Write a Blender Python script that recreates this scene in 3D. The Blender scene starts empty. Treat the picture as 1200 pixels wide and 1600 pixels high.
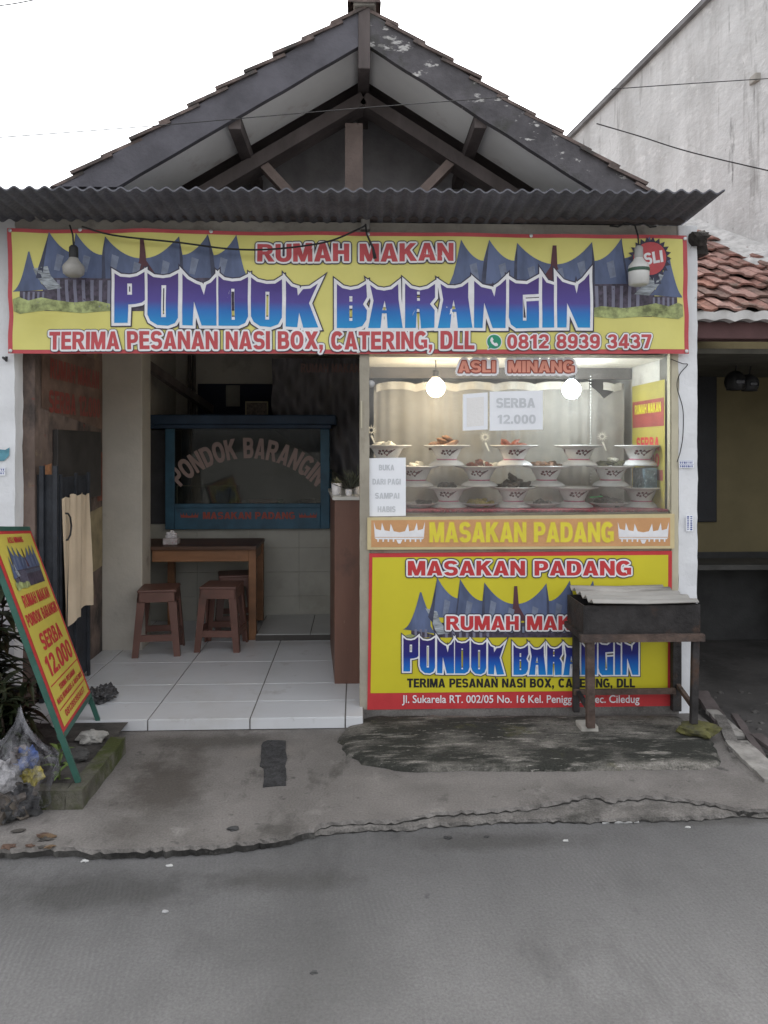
import bpy, bmesh, math, random
from mathutils import Vector, Matrix, noise
from mathutils.geometry import tessellate_polygon
R = math.radians
random.seed(7)
S = bpy.context.scene
COL = S.collection

# ------------------------------------------------------------------ camera
CAM_H, CAM_D, F, YAW, HOR = 1.49, 4.1, 1155.0, R(2.1), 700.0
cam_d = bpy.data.cameras.new('camera')
cam = bpy.data.objects.new('camera', cam_d); COL.objects.link(cam)
cam.location = (0, -CAM_D, CAM_H)
cam.rotation_euler = (R(90), 0, -YAW)
cam_d.sensor_fit = 'VERTICAL'; cam_d.sensor_height = 36.0; cam_d.lens = 36.0 * F / 1600.0
cam_d.shift_y = -(800.0 - HOR) / 1600.0
cam_d.clip_end = 2000; cam_d.clip_start = 0.05
S.camera = cam

# ------------------------------------------------------------------ world, sun, exposure
SUN_EL, SUN_ROT = R(58), R(20)
w = bpy.data.worlds.new('World'); S.world = w; w.use_nodes = True
nt = w.node_tree; nt.nodes.clear()
sky = nt.nodes.new('ShaderNodeTexSky'); sky.sky_type = 'NISHITA'; sky.sun_disc = False
sky.sun_elevation = SUN_EL; sky.sun_rotation = SUN_ROT
sky.air_density = 1.0; sky.dust_density = 5.0; sky.ozone_density = 1.0
hs = nt.nodes.new('ShaderNodeHueSaturation'); hs.inputs['Saturation'].default_value = 0.14
bg = nt.nodes.new('ShaderNodeBackground'); bg.inputs['Strength'].default_value = 0.15
wo = nt.nodes.new('ShaderNodeOutputWorld')
nt.links.new(sky.outputs[0], hs.inputs['Color']); nt.links.new(hs.outputs[0], bg.inputs[0]); nt.links.new(bg.outputs[0], wo.inputs[0])
sd = bpy.data.lights.new('sun', 'SUN'); sd.energy = 0.6; sd.angle = R(25); sd.color = (1.0, 0.97, 0.93)
sun = bpy.data.objects.new('sun', sd); COL.objects.link(sun)
# sun stands behind the house (+Y), a little to the right
sdir = Vector((math.sin(SUN_ROT) * math.cos(SUN_EL), math.cos(SUN_ROT) * math.cos(SUN_EL), math.sin(SUN_EL)))
sun.rotation_euler = (-sdir).to_track_quat('-Z', 'Y').to_euler()
S.view_settings.view_transform = 'Standard'; S.view_settings.look = 'None'
S.view_settings.exposure = 1.75; S.view_settings.gamma = 1.0
S.render.engine = 'CYCLES'
S.cycles.max_bounces = 8; S.cycles.diffuse_bounces = 4; S.cycles.transparent_max_bounces = 12
S.cycles.sample_clamp_indirect = 6.0

# ------------------------------------------------------------------ pixel -> place (photograph 1200 x 1600)
_cy, _sy = math.cos(YAW), math.sin(YAW)
CAM = Vector((0, -CAM_D, CAM_H))
def ray(px, py):
    a = (px - 600.0) / F; b = (HOR - py) / F
    return Vector((_sy + a * _cy, _cy - a * _sy, b))
def at(px, py, Y=0.0):
    d = ray(px, py); return CAM + d * ((Y + CAM_D) / d.y)
def atz(px, py, z=0.0):
    d = ray(px, py); return CAM + d * ((z - CAM_H) / d.z)
def atp(px, py, p, n):
    d = ray(px, py); return CAM + d * ((Vector(p) - CAM).dot(n) / d.dot(n))

# ------------------------------------------------------------------ materials
def _n(nt, t): return nt.nodes.new(t)
def rgb(c): return (c[0], c[1], c[2], 1.0)
def mixc(nt, fac, a, b):
    m = _n(nt, 'ShaderNodeMix'); m.data_type = 'RGBA'
    for s, v in ((0, fac), (6, a), (7, b)):
        if hasattr(v, 'is_linked'): nt.links.new(v, m.inputs[s])
        elif isinstance(v, (int, float)): m.inputs[s].default_value = v
        else: m.inputs[s].default_value = rgb(v)
    return m.outputs[2]
def noise_f(nt, scale, detail=4, rough=.6, stretch=(1, 1, 1), lo=.35, hi=.65, co=None, off=(0, 0, 0)):
    mp = _n(nt, 'ShaderNodeMapping'); mp.inputs['Scale'].default_value = stretch; mp.inputs['Location'].default_value = off
    if co is None: co = _n(nt, 'ShaderNodeNewGeometry').outputs['Position']
    nt.links.new(co, mp.inputs[0])
    t = _n(nt, 'ShaderNodeTexNoise'); t.inputs['Scale'].default_value = scale; t.inputs['Detail'].default_value = detail
    t.inputs['Roughness'].default_value = rough
    nt.links.new(mp.outputs[0], t.inputs['Vector'])
    r = _n(nt, 'ShaderNodeMapRange'); r.inputs['From Min'].default_value = lo; r.inputs['From Max'].default_value = hi
    nt.links.new(t.outputs[0], r.inputs['Value'])
    return r.outputs[0]
MATS = {}
def M(name, col, rough=.75, var=.18, scale=6, bump=.15, bscale=60, metal=0, dirt=None, stretch=(1, 1, 1), spec=.4, col2=None, trans=0, grain=None, ribs=None, stains=()):
    """principled material: base colour with noise variation, optional dirt = list of (colour, scale, lo, hi, stretch)"""
    if name in MATS: return MATS[name]
    m = bpy.data.materials.new(name); m.use_nodes = True; nt = m.node_tree
    b = nt.nodes['Principled BSDF']
    c2 = col2 or tuple(min(1, c * (1 + var)) for c in col)
    c = mixc(nt, noise_f(nt, scale, stretch=stretch), tuple(c_ * (1 - var) for c_ in col), c2)
    for d in (dirt or ()):
        c = mixc(nt, noise_f(nt, d[1], 6, .65, d[4] if len(d) > 4 else (1, 1, 1), d[2], d[3], off=(3.1, 1.7, .4)), c, d[0])
    for (sx_, sy_, rx_, ry_, sc_, am_) in stains:      # spills and dirt lying at one place on the ground
        mp3 = _n(nt, 'ShaderNodeMapping'); mp3.inputs['Location'].default_value = (-sx_ / rx_, -sy_ / ry_, 0); mp3.inputs['Scale'].default_value = (1 / rx_, 1 / ry_, 0)
        nt.links.new(_n(nt, 'ShaderNodeNewGeometry').outputs['Position'], mp3.inputs[0])
        ln = _n(nt, 'ShaderNodeVectorMath'); ln.operation = 'LENGTH'; nt.links.new(mp3.outputs[0], ln.inputs[0])
        ad = _n(nt, 'ShaderNodeMath'); ad.operation = 'MULTIPLY_ADD'; nt.links.new(noise_f(nt, 6, 6, .7, (1, 1, 1), .2, .8), ad.inputs[0]); ad.inputs[1].default_value = 1.1; nt.links.new(ln.outputs['Value'], ad.inputs[2])
        mr3 = _n(nt, 'ShaderNodeMapRange'); mr3.inputs['From Min'].default_value = .85; mr3.inputs['From Max'].default_value = 1.5; mr3.inputs['To Min'].default_value = am_; mr3.inputs['To Max'].default_value = 0
        nt.links.new(ad.outputs[0], mr3.inputs[0]); c = mixc(nt, mr3.outputs[0], c, sc_)
    if grain:
        g = _n(nt, 'ShaderNodeMix'); g.data_type = 'RGBA'; g.blend_type = 'MULTIPLY'; g.inputs[0].default_value = 1.0; nt.links.new(c, g.inputs[6])
        r1 = noise_f(nt, grain[0], 3, .7, (1, 1, 1), .3, .7); mm = _n(nt, 'ShaderNodeMapRange'); mm.inputs['To Min'].default_value = 1 - grain[1]; mm.inputs['To Max'].default_value = 1 + grain[1]
        nt.links.new(r1, mm.inputs[0]); nt.links.new(mm.outputs[0], g.inputs[7]); c = g.outputs[2]
    if ribs:
        wv = _n(nt, 'ShaderNodeTexWave'); wv.bands_direction = 'X'; wv.inputs['Scale'].default_value = ribs[0]; wv.inputs['Distortion'].default_value = 3.0; wv.inputs['Detail'].default_value = 2; wv.inputs['Detail Scale'].default_value = .4
        mp2 = _n(nt, 'ShaderNodeMapping'); mp2.inputs['Rotation'].default_value = (0, 0, R(-9)); nt.links.new(_n(nt, 'ShaderNodeNewGeometry').outputs['Position'], mp2.inputs[0]); nt.links.new(mp2.outputs[0], wv.inputs[0])
        ms = noise_f(nt, 1.5, 5, .75, (1, .5, 1), .50, .78, off=(7, 2, 0)); mu = _n(nt, 'ShaderNodeMath'); mu.operation = 'MULTIPLY'; nt.links.new(wv.outputs[1], mu.inputs[0]); nt.links.new(ms, mu.inputs[1])
        c = mixc(nt, mu.outputs[0], c, ribs[1])
    nt.links.new(c, b.inputs['Base Color'])
    b.inputs['Roughness'].default_value = rough; b.inputs['Metallic'].default_value = metal
    b.inputs['Specular IOR Level'].default_value = spec
    if bump:
        bp = _n(nt, 'ShaderNodeBump'); bp.inputs['Strength'].default_value = bump; bp.inputs['Distance'].default_value = .01
        nt.links.new(noise_f(nt, bscale, 5, .6, stretch, .2, .8), bp.inputs['Height']); nt.links.new(bp.outputs[0], b.inputs['Normal'])
    if trans:
        tr = _n(nt, 'ShaderNodeBsdfTranslucent'); nt.links.new(c, tr.inputs[0])
        mx = _n(nt, 'ShaderNodeMixShader'); mx.inputs[0].default_value = trans
        nt.links.new(b.outputs[0], mx.inputs[1]); nt.links.new(tr.outputs[0], mx.inputs[2])
        nt.links.new(mx.outputs[0], nt.nodes['Material Output'].inputs[0])
    MATS[name] = m; return m
def glass_mat(name, tint=(1, 1, 1), gloss=1.0, rough=.02, dirt=.0):
    m = bpy.data.materials.new(name); m.use_nodes = True; nt = m.node_tree; nt.nodes.clear()
    o = _n(nt, 'ShaderNodeOutputMaterial'); t = _n(nt, 'ShaderNodeBsdfTransparent'); t.inputs[0].default_value = rgb(tint)
    g = _n(nt, 'ShaderNodeBsdfGlossy'); g.inputs['Roughness'].default_value = rough
    fr = _n(nt, 'ShaderNodeFresnel'); fr.inputs[0].default_value = 1.45
    mu = _n(nt, 'ShaderNodeMath'); mu.operation = 'MULTIPLY'; mu.inputs[1].default_value = gloss
    mx = _n(nt, 'ShaderNodeMixShader')
    nt.links.new(fr.outputs[0], mu.inputs[0]); nt.links.new(mu.outputs[0], mx.inputs[0])
    nt.links.new(t.outputs[0], mx.inputs[1]); nt.links.new(g.outputs[0], mx.inputs[2])
    out = mx.outputs[0]
    if dirt:
        d = _n(nt, 'ShaderNodeBsdfDiffuse'); d.inputs[0].default_value = (.6, .58, .55, 1)
        m2 = _n(nt, 'ShaderNodeMixShader'); mm = _n(nt, 'ShaderNodeMath'); mm.operation = 'MULTIPLY'; mm.inputs[1].default_value = dirt
        nt.links.new(noise_f(nt, 5, 5), mm.inputs[0]); nt.links.new(mm.outputs[0], m2.inputs[0])
        nt.links.new(out, m2.inputs[1]); nt.links.new(d.outputs[0], m2.inputs[2]); out = m2.outputs[0]
    nt.links.new(out, o.inputs[0]); return m
def emit_mat(name, col, st):
    m = bpy.data.materials.new(name); m.use_nodes = True; b = m.node_tree.nodes['Principled BSDF']
    b.inputs['Base Color'].default_value = rgb(col); b.inputs['Emission Color'].default_value = rgb(col); b.inputs['Emission Strength'].default_value = st
    return m
def print_mat(name, col, rough=.55, var=.06): return M(name, col, rough, var, 14, .03, 30, spec=.3)
def gradient_print(name, z0, z1, stops):
    """ink that runs through colours from the foot of the lettering to its top (a printed design)"""
    m = bpy.data.materials.new(name); m.use_nodes = True; nt = m.node_tree; b = nt.nodes['Principled BSDF']
    p = _n(nt, 'ShaderNodeNewGeometry'); sx = _n(nt, 'ShaderNodeSeparateXYZ'); nt.links.new(p.outputs['Position'], sx.inputs[0])
    mr = _n(nt, 'ShaderNodeMapRange'); mr.inputs['From Min'].default_value = z0; mr.inputs['From Max'].default_value = z1
    nt.links.new(sx.outputs[2], mr.inputs[0])
    cr = _n(nt, 'ShaderNodeValToRGB'); e = cr.color_ramp.elements
    while len(e) < len(stops): e.new(.5)
    for i, (q, c) in enumerate(stops): e[i].position = q; e[i].color = rgb(c)
    nt.links.new(mr.outputs[0], cr.inputs[0]); nt.links.new(cr.outputs[0], b.inputs['Base Color'])
    b.inputs['Roughness'].default_value = .5; b.inputs['Specular IOR Level'].default_value = .3
    return m

# ------------------------------------------------------------------ object helpers
def tag(o, label=None, cat=None, group=None, kind=None):
    if label: o['label'] = label
    if cat: o['category'] = cat
    if group: o['group'] = group
    if kind: o['kind'] = kind
    return o
def thing(name, label, cat, loc=(0, 0, 0), group=None):
    o = bpy.data.objects.new(name, None); COL.objects.link(o); o.location = loc; o.empty_display_size = .1
    return tag(o, label, cat, group)
def wloc(o):
    v = Vector((0, 0, 0))
    while o is not None: v += o.location; o = o.parent
    return v
def fin(name, bm, mat, parent=None, smooth=False, base=True):
    """link bm (world coordinates) as one mesh object; origin at its parent or at its own base"""
    bmesh.ops.recalc_face_normals(bm, faces=bm.faces)
    me = bpy.data.meshes.new(name)
    if parent is not None: off = wloc(parent)
    elif base and len(bm.verts):
        xs = [v.co for v in bm.verts]
        off = Vector(((min(p.x for p in xs) + max(p.x for p in xs)) / 2, (min(p.y for p in xs) + max(p.y for p in xs)) / 2, min(p.z for p in xs)))
    else: off = Vector((0, 0, 0))
    bmesh.ops.translate(bm, verts=bm.verts, vec=-off)
    if smooth:
        for f in bm.faces: f.smooth = True
    bm.to_mesh(me); bm.free()
    for m in (mat if isinstance(mat, (list, tuple)) else [mat]): me.materials.append(m)
    o = bpy.data.objects.new(name, me); COL.objects.link(o)
    if parent is not None: o.parent = parent
    else: o.location = off
    return o
def struct(name, bm, mat, smooth=False, base=False):
    return tag(fin(name, bm, mat, None, smooth, base), kind='structure')
def B(): return bmesh.new()
def box(bm, x0, x1, y0, y1, z0, z1, bev=0, mi=0):
    r = bmesh.ops.create_cube(bm, size=1.0)
    for v in r['verts']:
        v.co = Vector((x0 + (v.co.x + .5) * (x1 - x0), y0 + (v.co.y + .5) * (y1 - y0), z0 + (v.co.z + .5) * (z1 - z0)))
    fs = set(f for v in r['verts'] for f in v.link_faces)
    for f in fs: f.material_index = mi
    if bev:
        es = list(set(e for v in r['verts'] for e in v.link_edges))
        bmesh.ops.bevel(bm, geom=es, offset=bev, segments=2, affect='EDGES', profile=.5)
    return bm
def beam(bm, a, b, wd, ht, up=(0, 0, 1), bev=0):
    """square bar from a to b"""
    a, b = Vector(a), Vector(b); d = (b - a); L = d.length; d.normalize()
    s = d.cross(Vector(up)); 
    if s.length < 1e-4: s = d.cross(Vector((1, 0, 0)))
    s.normalize(); u = s.cross(d)
    vs = []
    for e in (a, b):
        for i, j in ((-1, -1), (1, -1), (1, 1), (-1, 1)): vs.append(bm.verts.new(e + s * (i * wd / 2) + u * (j * ht / 2)))
    fs = [(0, 1, 2, 3), (4, 5, 6, 7), (0, 1, 5, 4), (1, 2, 6, 5), (2, 3, 7, 6), (3, 0, 4, 7)]
    F_ = [bm.faces.new([vs[i] for i in f]) for f in fs]
    if bev: bmesh.ops.bevel(bm, geom=list(set(e for f in F_ for e in f.edges)), offset=bev, segments=1, affect='EDGES')
    return bm
def tube(bm, pts, r, seg=8, cap=True):
    pts = [Vector(p) for p in pts]; rs = r if isinstance(r, (list, tuple)) else [r] * len(pts)
    prev = None; u = None
    for i, p in enumerate(pts):
        d = (pts[min(i + 1, len(pts) - 1)] - pts[max(i - 1, 0)]).normalized()
        if u is None:
            u = d.cross(Vector((0, 0, 1)))
            if u.length < .05: u = d.cross(Vector((1, 0, 0)))
        u = (u - d * u.dot(d)).normalized(); v = d.cross(u)
        ring = [bm.verts.new(p + (u * math.cos(2 * math.pi * k / seg) + v * math.sin(2 * math.pi * k / seg)) * rs[i]) for k in range(seg)]
        if prev:
            for k in range(seg): bm.faces.new((prev[k], prev[(k + 1) % seg], ring[(k + 1) % seg], ring[k]))
        elif cap: bm.faces.new(ring)
        prev = ring
    if cap: bm.faces.new(prev)
    return bm
def lathe(bm, prof, c, seg=28, axis=None, mi=0):
    c = Vector(c); prev = None
    for (r, h) in prof:
        if r < 1e-5: ring = [bm.verts.new(c + Vector((0, 0, h)))]
        else: ring = [bm.verts.new(c + Vector((r * math.cos(2 * math.pi * k / seg), r * math.sin(2 * math.pi * k / seg), h))) for k in range(seg)]
        if prev:
            n, m = len(prev), len(ring)
            for k in range(seg):
                q = []
                for rg, idx in ((prev, k), (prev, k + 1), (ring, k + 1), (ring, k)):
                    v = rg[idx % len(rg)]
                    if v not in q: q.append(v)
                if len(q) > 2:
                    f = bm.faces.new(q); f.material_index = mi
        prev = ring
    return bm
def poly(bm, pts, holes=()):
    loops = [[Vector(p) for p in pts]] + [[Vector(p) for p in h] for h in holes]
    flat = [v for l in loops for v in l]; vs = [bm.verts.new(p) for p in flat]
    for t in tessellate_polygon(loops):
        try: bm.faces.new([vs[i] for i in t])
        except ValueError: pass
    return bm
def prism(bm, pts, vec):
    """closed solid: polygon pts (3-D, planar) swept along vec"""
    pts = [Vector(p) for p in pts]; vec = Vector(vec); n = len(pts)
    a = [bm.verts.new(p) for p in pts]; b = [bm.verts.new(p + vec) for p in pts]
    for t in tessellate_polygon([pts]):
        try: bm.faces.new([a[i] for i in t]); bm.faces.new([b[i] for i in reversed(t)])
        except ValueError: pass
    for i in range(n): bm.faces.new((a[i], a[(i + 1) % n], b[(i + 1) % n], b[i]))
    return bm
def blob(bm, c, r, sq=(1, 1, 1), sub=3, amp=.25, fr=2.0, seed=0, rot=None):
    q = bmesh.ops.create_icosphere(bm, subdivisions=sub, radius=1.0)
    for v in q['verts']:
        p = v.co.copy(); k = 1 + amp * noise.noise(p * fr + Vector((seed * 7.3, seed * 3.1, 0)))
        p = Vector((p.x * sq[0], p.y * sq[1], p.z * sq[2])) * (r * k)
        if rot: p = rot @ p
        v.co = Vector(c) + p
    return bm
def split_long(bm, mx):
    for _ in range(7):
        es = [e for e in bm.edges if e.calc_length() > mx]
        if not es: break
        bmesh.ops.subdivide_edges(bm, edges=es, cuts=1)
        bmesh.ops.triangulate(bm, faces=[f for f in bm.faces if len(f.verts) > 4])
    return bm

# ------------------------------------------------------------------ printing (lettering and pictures on flat sheets)
def curve_mesh(cu):
    o = bpy.data.objects.new('lettering', cu); COL.objects.link(o)
    dg = bpy.context.evaluated_depsgraph_get(); dg.update()
    me = bpy.data.meshes.new_from_object(o.evaluated_get(dg))
    vs = [v.co.copy() for v in me.vertices]; fs = [tuple(p.vertices) for p in me.polygons]
    bpy.data.objects.remove(o); bpy.data.curves.remove(cu); bpy.data.meshes.remove(me)
    return vs, fs
def text_geo(s, off=0, space=1.0):
    cu = bpy.data.curves.new('lettering', 'FONT'); cu.body = s; cu.size = 1; cu.offset = off; cu.resolution_u = 4
    cu.space_character = space
    return curve_mesh(cu)
_cap = {}
def cap_h():
    if 'h' not in _cap:
        v, f = text_geo('H'); _cap['h'] = max(p.y for p in v); 
    return _cap['h']
def islands(n, fs):
    par = list(range(n))
    def fd(i):
        while par[i] != i: par[i] = par[par[i]]; i = par[i]
        return i
    for f in fs:
        for j in f[1:]: par[fd(j)] = fd(f[0])
    ids = {}; return [ids.setdefault(fd(i), len(ids)) for i in range(n)]
def add_flat(bm, vs2, fs, mp, layer, mx=None, mi=0):
    """vs2 in sheet coordinates (u,v) -> mp(u,v,height above the sheet); islands are kept a hair apart"""
    isl = islands(len(vs2), fs); t = B()
    V = [t.verts.new((p[0], p[1], layer + isl[i] * 2e-5)) for i, p in enumerate(vs2)]
    for f in fs:
        if len(set(f)) > 2:
            try: t.faces.new([V[i] for i in f])
            except ValueError: pass
    if mx: split_long(t, mx)
    d = {v: bm.verts.new(mp(v.co.x, v.co.y, v.co.z)) for v in t.verts}
    for f in t.faces:
        try: bm.faces.new([d[v] for v in f.verts]).material_index = mi
        except ValueError: pass
    t.free(); return bm
W_, H_ = .27, .205
def _bar(x0, y0, x1, y1): return ([(x0, y0), (x1, y0), (x1, y1), (x0, y1)], [])
def _ring(cx, cy, rx, ry, tx, ty, a0, a1, n=None, pw=.86):
    n = n or max(4, int(abs(a1 - a0) / 15)); o = []; i_ = []
    for k in range(n + 1):
        a = R(a0 + (a1 - a0) * k / n); c, s_ = math.cos(a), math.sin(a)
        c = math.copysign(abs(c) ** pw, c); s_ = math.copysign(abs(s_) ** pw, s_)
        o.append((cx + rx * c, cy + ry * s_)); i_.append((cx + (rx - tx) * c, cy + (ry - ty) * s_))
    return (o + i_[::-1], [])
def _lobe(x0, xc, y0, y1, rx, tw=W_, th=H_):
    return [_bar(x0, y1 - th, xc + .01, y1), _bar(x0, y0, xc + .01, y0 + th), _ring(xc, (y0 + y1) / 2, rx, (y1 - y0) / 2, tw, th, -90, 90, 10)]
def glyph(c):
    st = _bar(0, 0, W_, 1); pl = lambda *p: (list(p), [])
    if c == 'A': return .9, [([(0, 0), (.31, 1), (.59, 1), (.9, 0), (.61, 0), (.56, .17), (.34, .17), (.29, 0)], [[(.385, .34), (.515, .34), (.45, .68)]])]
    if c == 'B': return .80, [st] + _lobe(.2, .42, .43, 1, .33, .25, .19) + _lobe(.2, .44, 0, .60, .36, .26, .19)
    if c == 'C': return .84, [_ring(.43, .5, .43, .52, W_, .23, 38, 322, 20)]
    if c == 'D': return .84, [st] + _lobe(.2, .40, 0, 1, .44)
    if c == 'E': return .70, [st, _bar(.2, 0, .70, H_), _bar(.2, .41, .66, .60), _bar(.2, 1 - H_, .69, 1)]
    if c == 'G': return .88, [_ring(.43, .5, .43, .52, W_, .23, 38, 300, 20), _bar(.45, .36, .86, .54), _bar(.62, .06, .86, .5)]
    if c == 'H': return .84, [st, _bar(.57, 0, .84, 1), _bar(.2, .40, .6, .62)]
    if c == 'I': return .28, [_bar(0, 0, .28, 1)]
    if c == 'K': return .88, [st, pl((.2, .30), (.2, .58), (.54, 1), (.86, 1), (.48, .56)), pl((.30, .5), (.50, .66), (.90, 0), (.57, 0))]
    if c == 'L': return .68, [st, _bar(.2, 0, .68, .22)]
    if c == 'M': return 1.0, [_bar(0, 0, .24, 1), _bar(.76, 0, 1, 1), pl((0, 1), (.34, 1), (.60, 0), (.40, 0)), pl((1, 1), (.66, 1), (.40, 0), (.60, 0))]
    if c == 'N': return .84, [_bar(0, 0, .255, 1), _bar(.585, 0, .84, 1), pl((0, 1), (.255, 1), (.84, 0), (.585, 0))]
    if c in 'O0': 
        w = .90 if c == 'O' else .74
        return w, [_ring(w / 2, .5, w / 2, .52, .275 if c == 'O' else .25, .22, 0, 360, 26)]
    if c == 'P': return .78, [st] + _lobe(.2, .42, .34, 1, .36, .26, .2)
    if c == 'R': return .86, [st] + _lobe(.2, .44, .40, 1, .36, .26, .19) + [pl((.34, .44), (.58, .48), (.90, 0), (.58, 0))]
    if c == 'S': return .80, [_ring(.40, .705, .385, .31, .25, .2, 15, 270, 14), _ring(.40, .295, .40, .31, .25, .2, 90, -165, 14)]
    if c == 'T': return .78, [_bar(.255, 0, .525, 1), _bar(0, .78, .78, 1)]
    if c == 'U': return .84, [_bar(0, .38, W_, 1), _bar(.57, .38, .84, 1), _ring(.42, .40, .42, .42, W_, .22, 180, 360, 12)]
    if c == 'X': return .92, [pl((0, 0), (.31, 0), (.91, 1), (.60, 1)), pl((.01, 1), (.32, 1), (.92, 0), (.61, 0))]
    if c == '1': return .56, [_bar(.24, 0, .50, 1), pl((.03, .64), (.03, .83), (.30, 1), (.30, .76))]
    if c == '2': return .74, [_ring(.37, .69, .36, .32, .24, .2, 175, -40, 14), pl((.02, 0), (.02, .16), (.44, .56), (.66, .50), (.36, .18)), _bar(.02, 0, .73, .2)]
    if c == '3': return .74, [_ring(.36, .73, .34, .28, .23, .18, 170, -95, 14), _ring(.36, .29, .37, .30, .24, .19, 95, -172, 14), _bar(.25, .44, .45, .59)]
    if c == '4': return .78, [_bar(.42, 0, .66, 1), _bar(.02, .18, .78, .38), pl((.02, .36), (.44, 1), (.46, .72), (.24, .36))]
    if c == '5': return .74, [_ring(.36, .32, .38, .34, .25, .2, 130, -170, 16), _bar(.10, .80, .68, 1), pl((.10, 1), (.04, .46), (.26, .44), (.34, 1))]
    if c == '6': return .74, [_ring(.37, .32, .37, .34, .24, .19, 0, 360, 20), _ring(.40, .55, .40, .47, .25, .2, 30, 195, 12)]
    if c == '7': return .72, [_bar(.0, .79, .72, 1), pl((.72, .86), (.46, .84), (.16, 0), (.43, 0))]
    if c == '8': return .76, [_ring(.38, .74, .34, .275, .22, .17, 0, 360, 20), _ring(.38, .285, .38, .30, .24, .18, 0, 360, 20)]
    if c == '9': return .74, [_ring(.37, .68, .37, .34, .24, .19, 0, 360, 20), _ring(.34, .45, .40, .47, .25, .2, 210, 375, 12)]
    if c == '.': return .27, [_bar(0, 0, .25, .25)]
    if c == ',': return .27, [_bar(0, 0, .25, .25), pl((.1, .02), (.25, .02), (.12, -.2), (0, -.2))]
    if c == '&': return .92, [_ring(.36, .77, .25, .25, .18, .15, 0, 360, 16), _ring(.34, .28, .34, .30, .22, .18, 60, 330, 14), pl((.18, .74), (.42, .74), (.92, 0), (.62, 0)), pl((.5, .18), (.66, .1), (.88, .46), (.68, .46))]
    return None
def block_geo(s):
    x = 0; out = []
    for ch in s:
        if ch == ' ': x += .46; continue
        w, ps = glyph(ch); out.append((x, ps)); x += w + .075
    return x - .075, out
BLOCK = set('ABCDEGHIKLMNOPRSTUX0123456789.,& ')
def text_into(bm, s, mp, u0, v0, u1, v1, off=0.0, layer=.001, mx=None, space=1.0, bold=.018, warp=None):
    """letters of s between u0..u1, cap tops at v0, feet at v1; off (a fraction of the cap height) thickens them evenly"""
    if set(s) <= BLOCK:
        w, gl = block_geo(s); H = v1 - v0; r_ = off * abs(H); kx = (u1 - u0) / w; n = 0
        asp = 1.0 if abs(u1) > 3 else .87 / .72
        for d in ([(0, 0)] if off == 0 else [(0, 0)] + [(r_ * asp * math.cos(k * math.pi / 6), r_ * math.sin(k * math.pi / 6)) for k in range(12)]):
            for x, ps in gl:
                for o, hs_ in ps:
                    cv = lambda p: (warp or (lambda a, b: (a, b)))(u0 + (x + p[0]) * kx + d[0], v1 - p[1] * H + d[1])
                    n += 1
                    poly_into(bm, [cv(p) for p in o], mp, layer + (n % 97) * 4e-6, [[cv(p) for p in h] for h in hs_], mx)
        return bm
    base, _ = text_geo(s, bold, space); bx0 = min(p.x for p in base); bx1 = max(p.x for p in base); H = cap_h() + bold
    vs, fs = text_geo(s, bold, space)
    out = []
    for p in vs:
        u = u0 + (p.x - bx0) / (bx1 - bx0) * (u1 - u0); v = v1 + (p.y + bold) / (H + bold) * (v0 - v1)
        out.append(warp(u, v) if warp else (u, v))
    return add_flat(bm, out, fs, mp, layer, mx)
def text_part(name, s, mp, r, layers, parent, mx=None, space=1.0, bold=.03, warp=None):
    """layers: (thickening, material, height) from the outline up to the fill; one mesh part per layer"""
    top = None
    for i, (off, mat, lay) in enumerate(layers):
        bm = B(); text_into(bm, s, mp, *r, off=off, layer=lay, mx=mx, space=space, bold=bold, warp=warp)
        last = i == len(layers) - 1
        fin(name if last else name + '_outline', bm, mat, parent)
def poly_into(bm, pts, mp, layer, holes=(), mx=None, mi=0):
    loops = [[Vector((p[0], p[1], 0)) for p in l] for l in [pts] + list(holes)]
    flat = [v for l in loops for v in l]
    return add_flat(bm, [(p.x, p.y) for p in flat], tessellate_polygon(loops), mp, layer, mx, mi)
def plane_map(Y):
    return lambda u, v, l: at(u, v, Y) + Vector((0, -l, 0))

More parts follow.
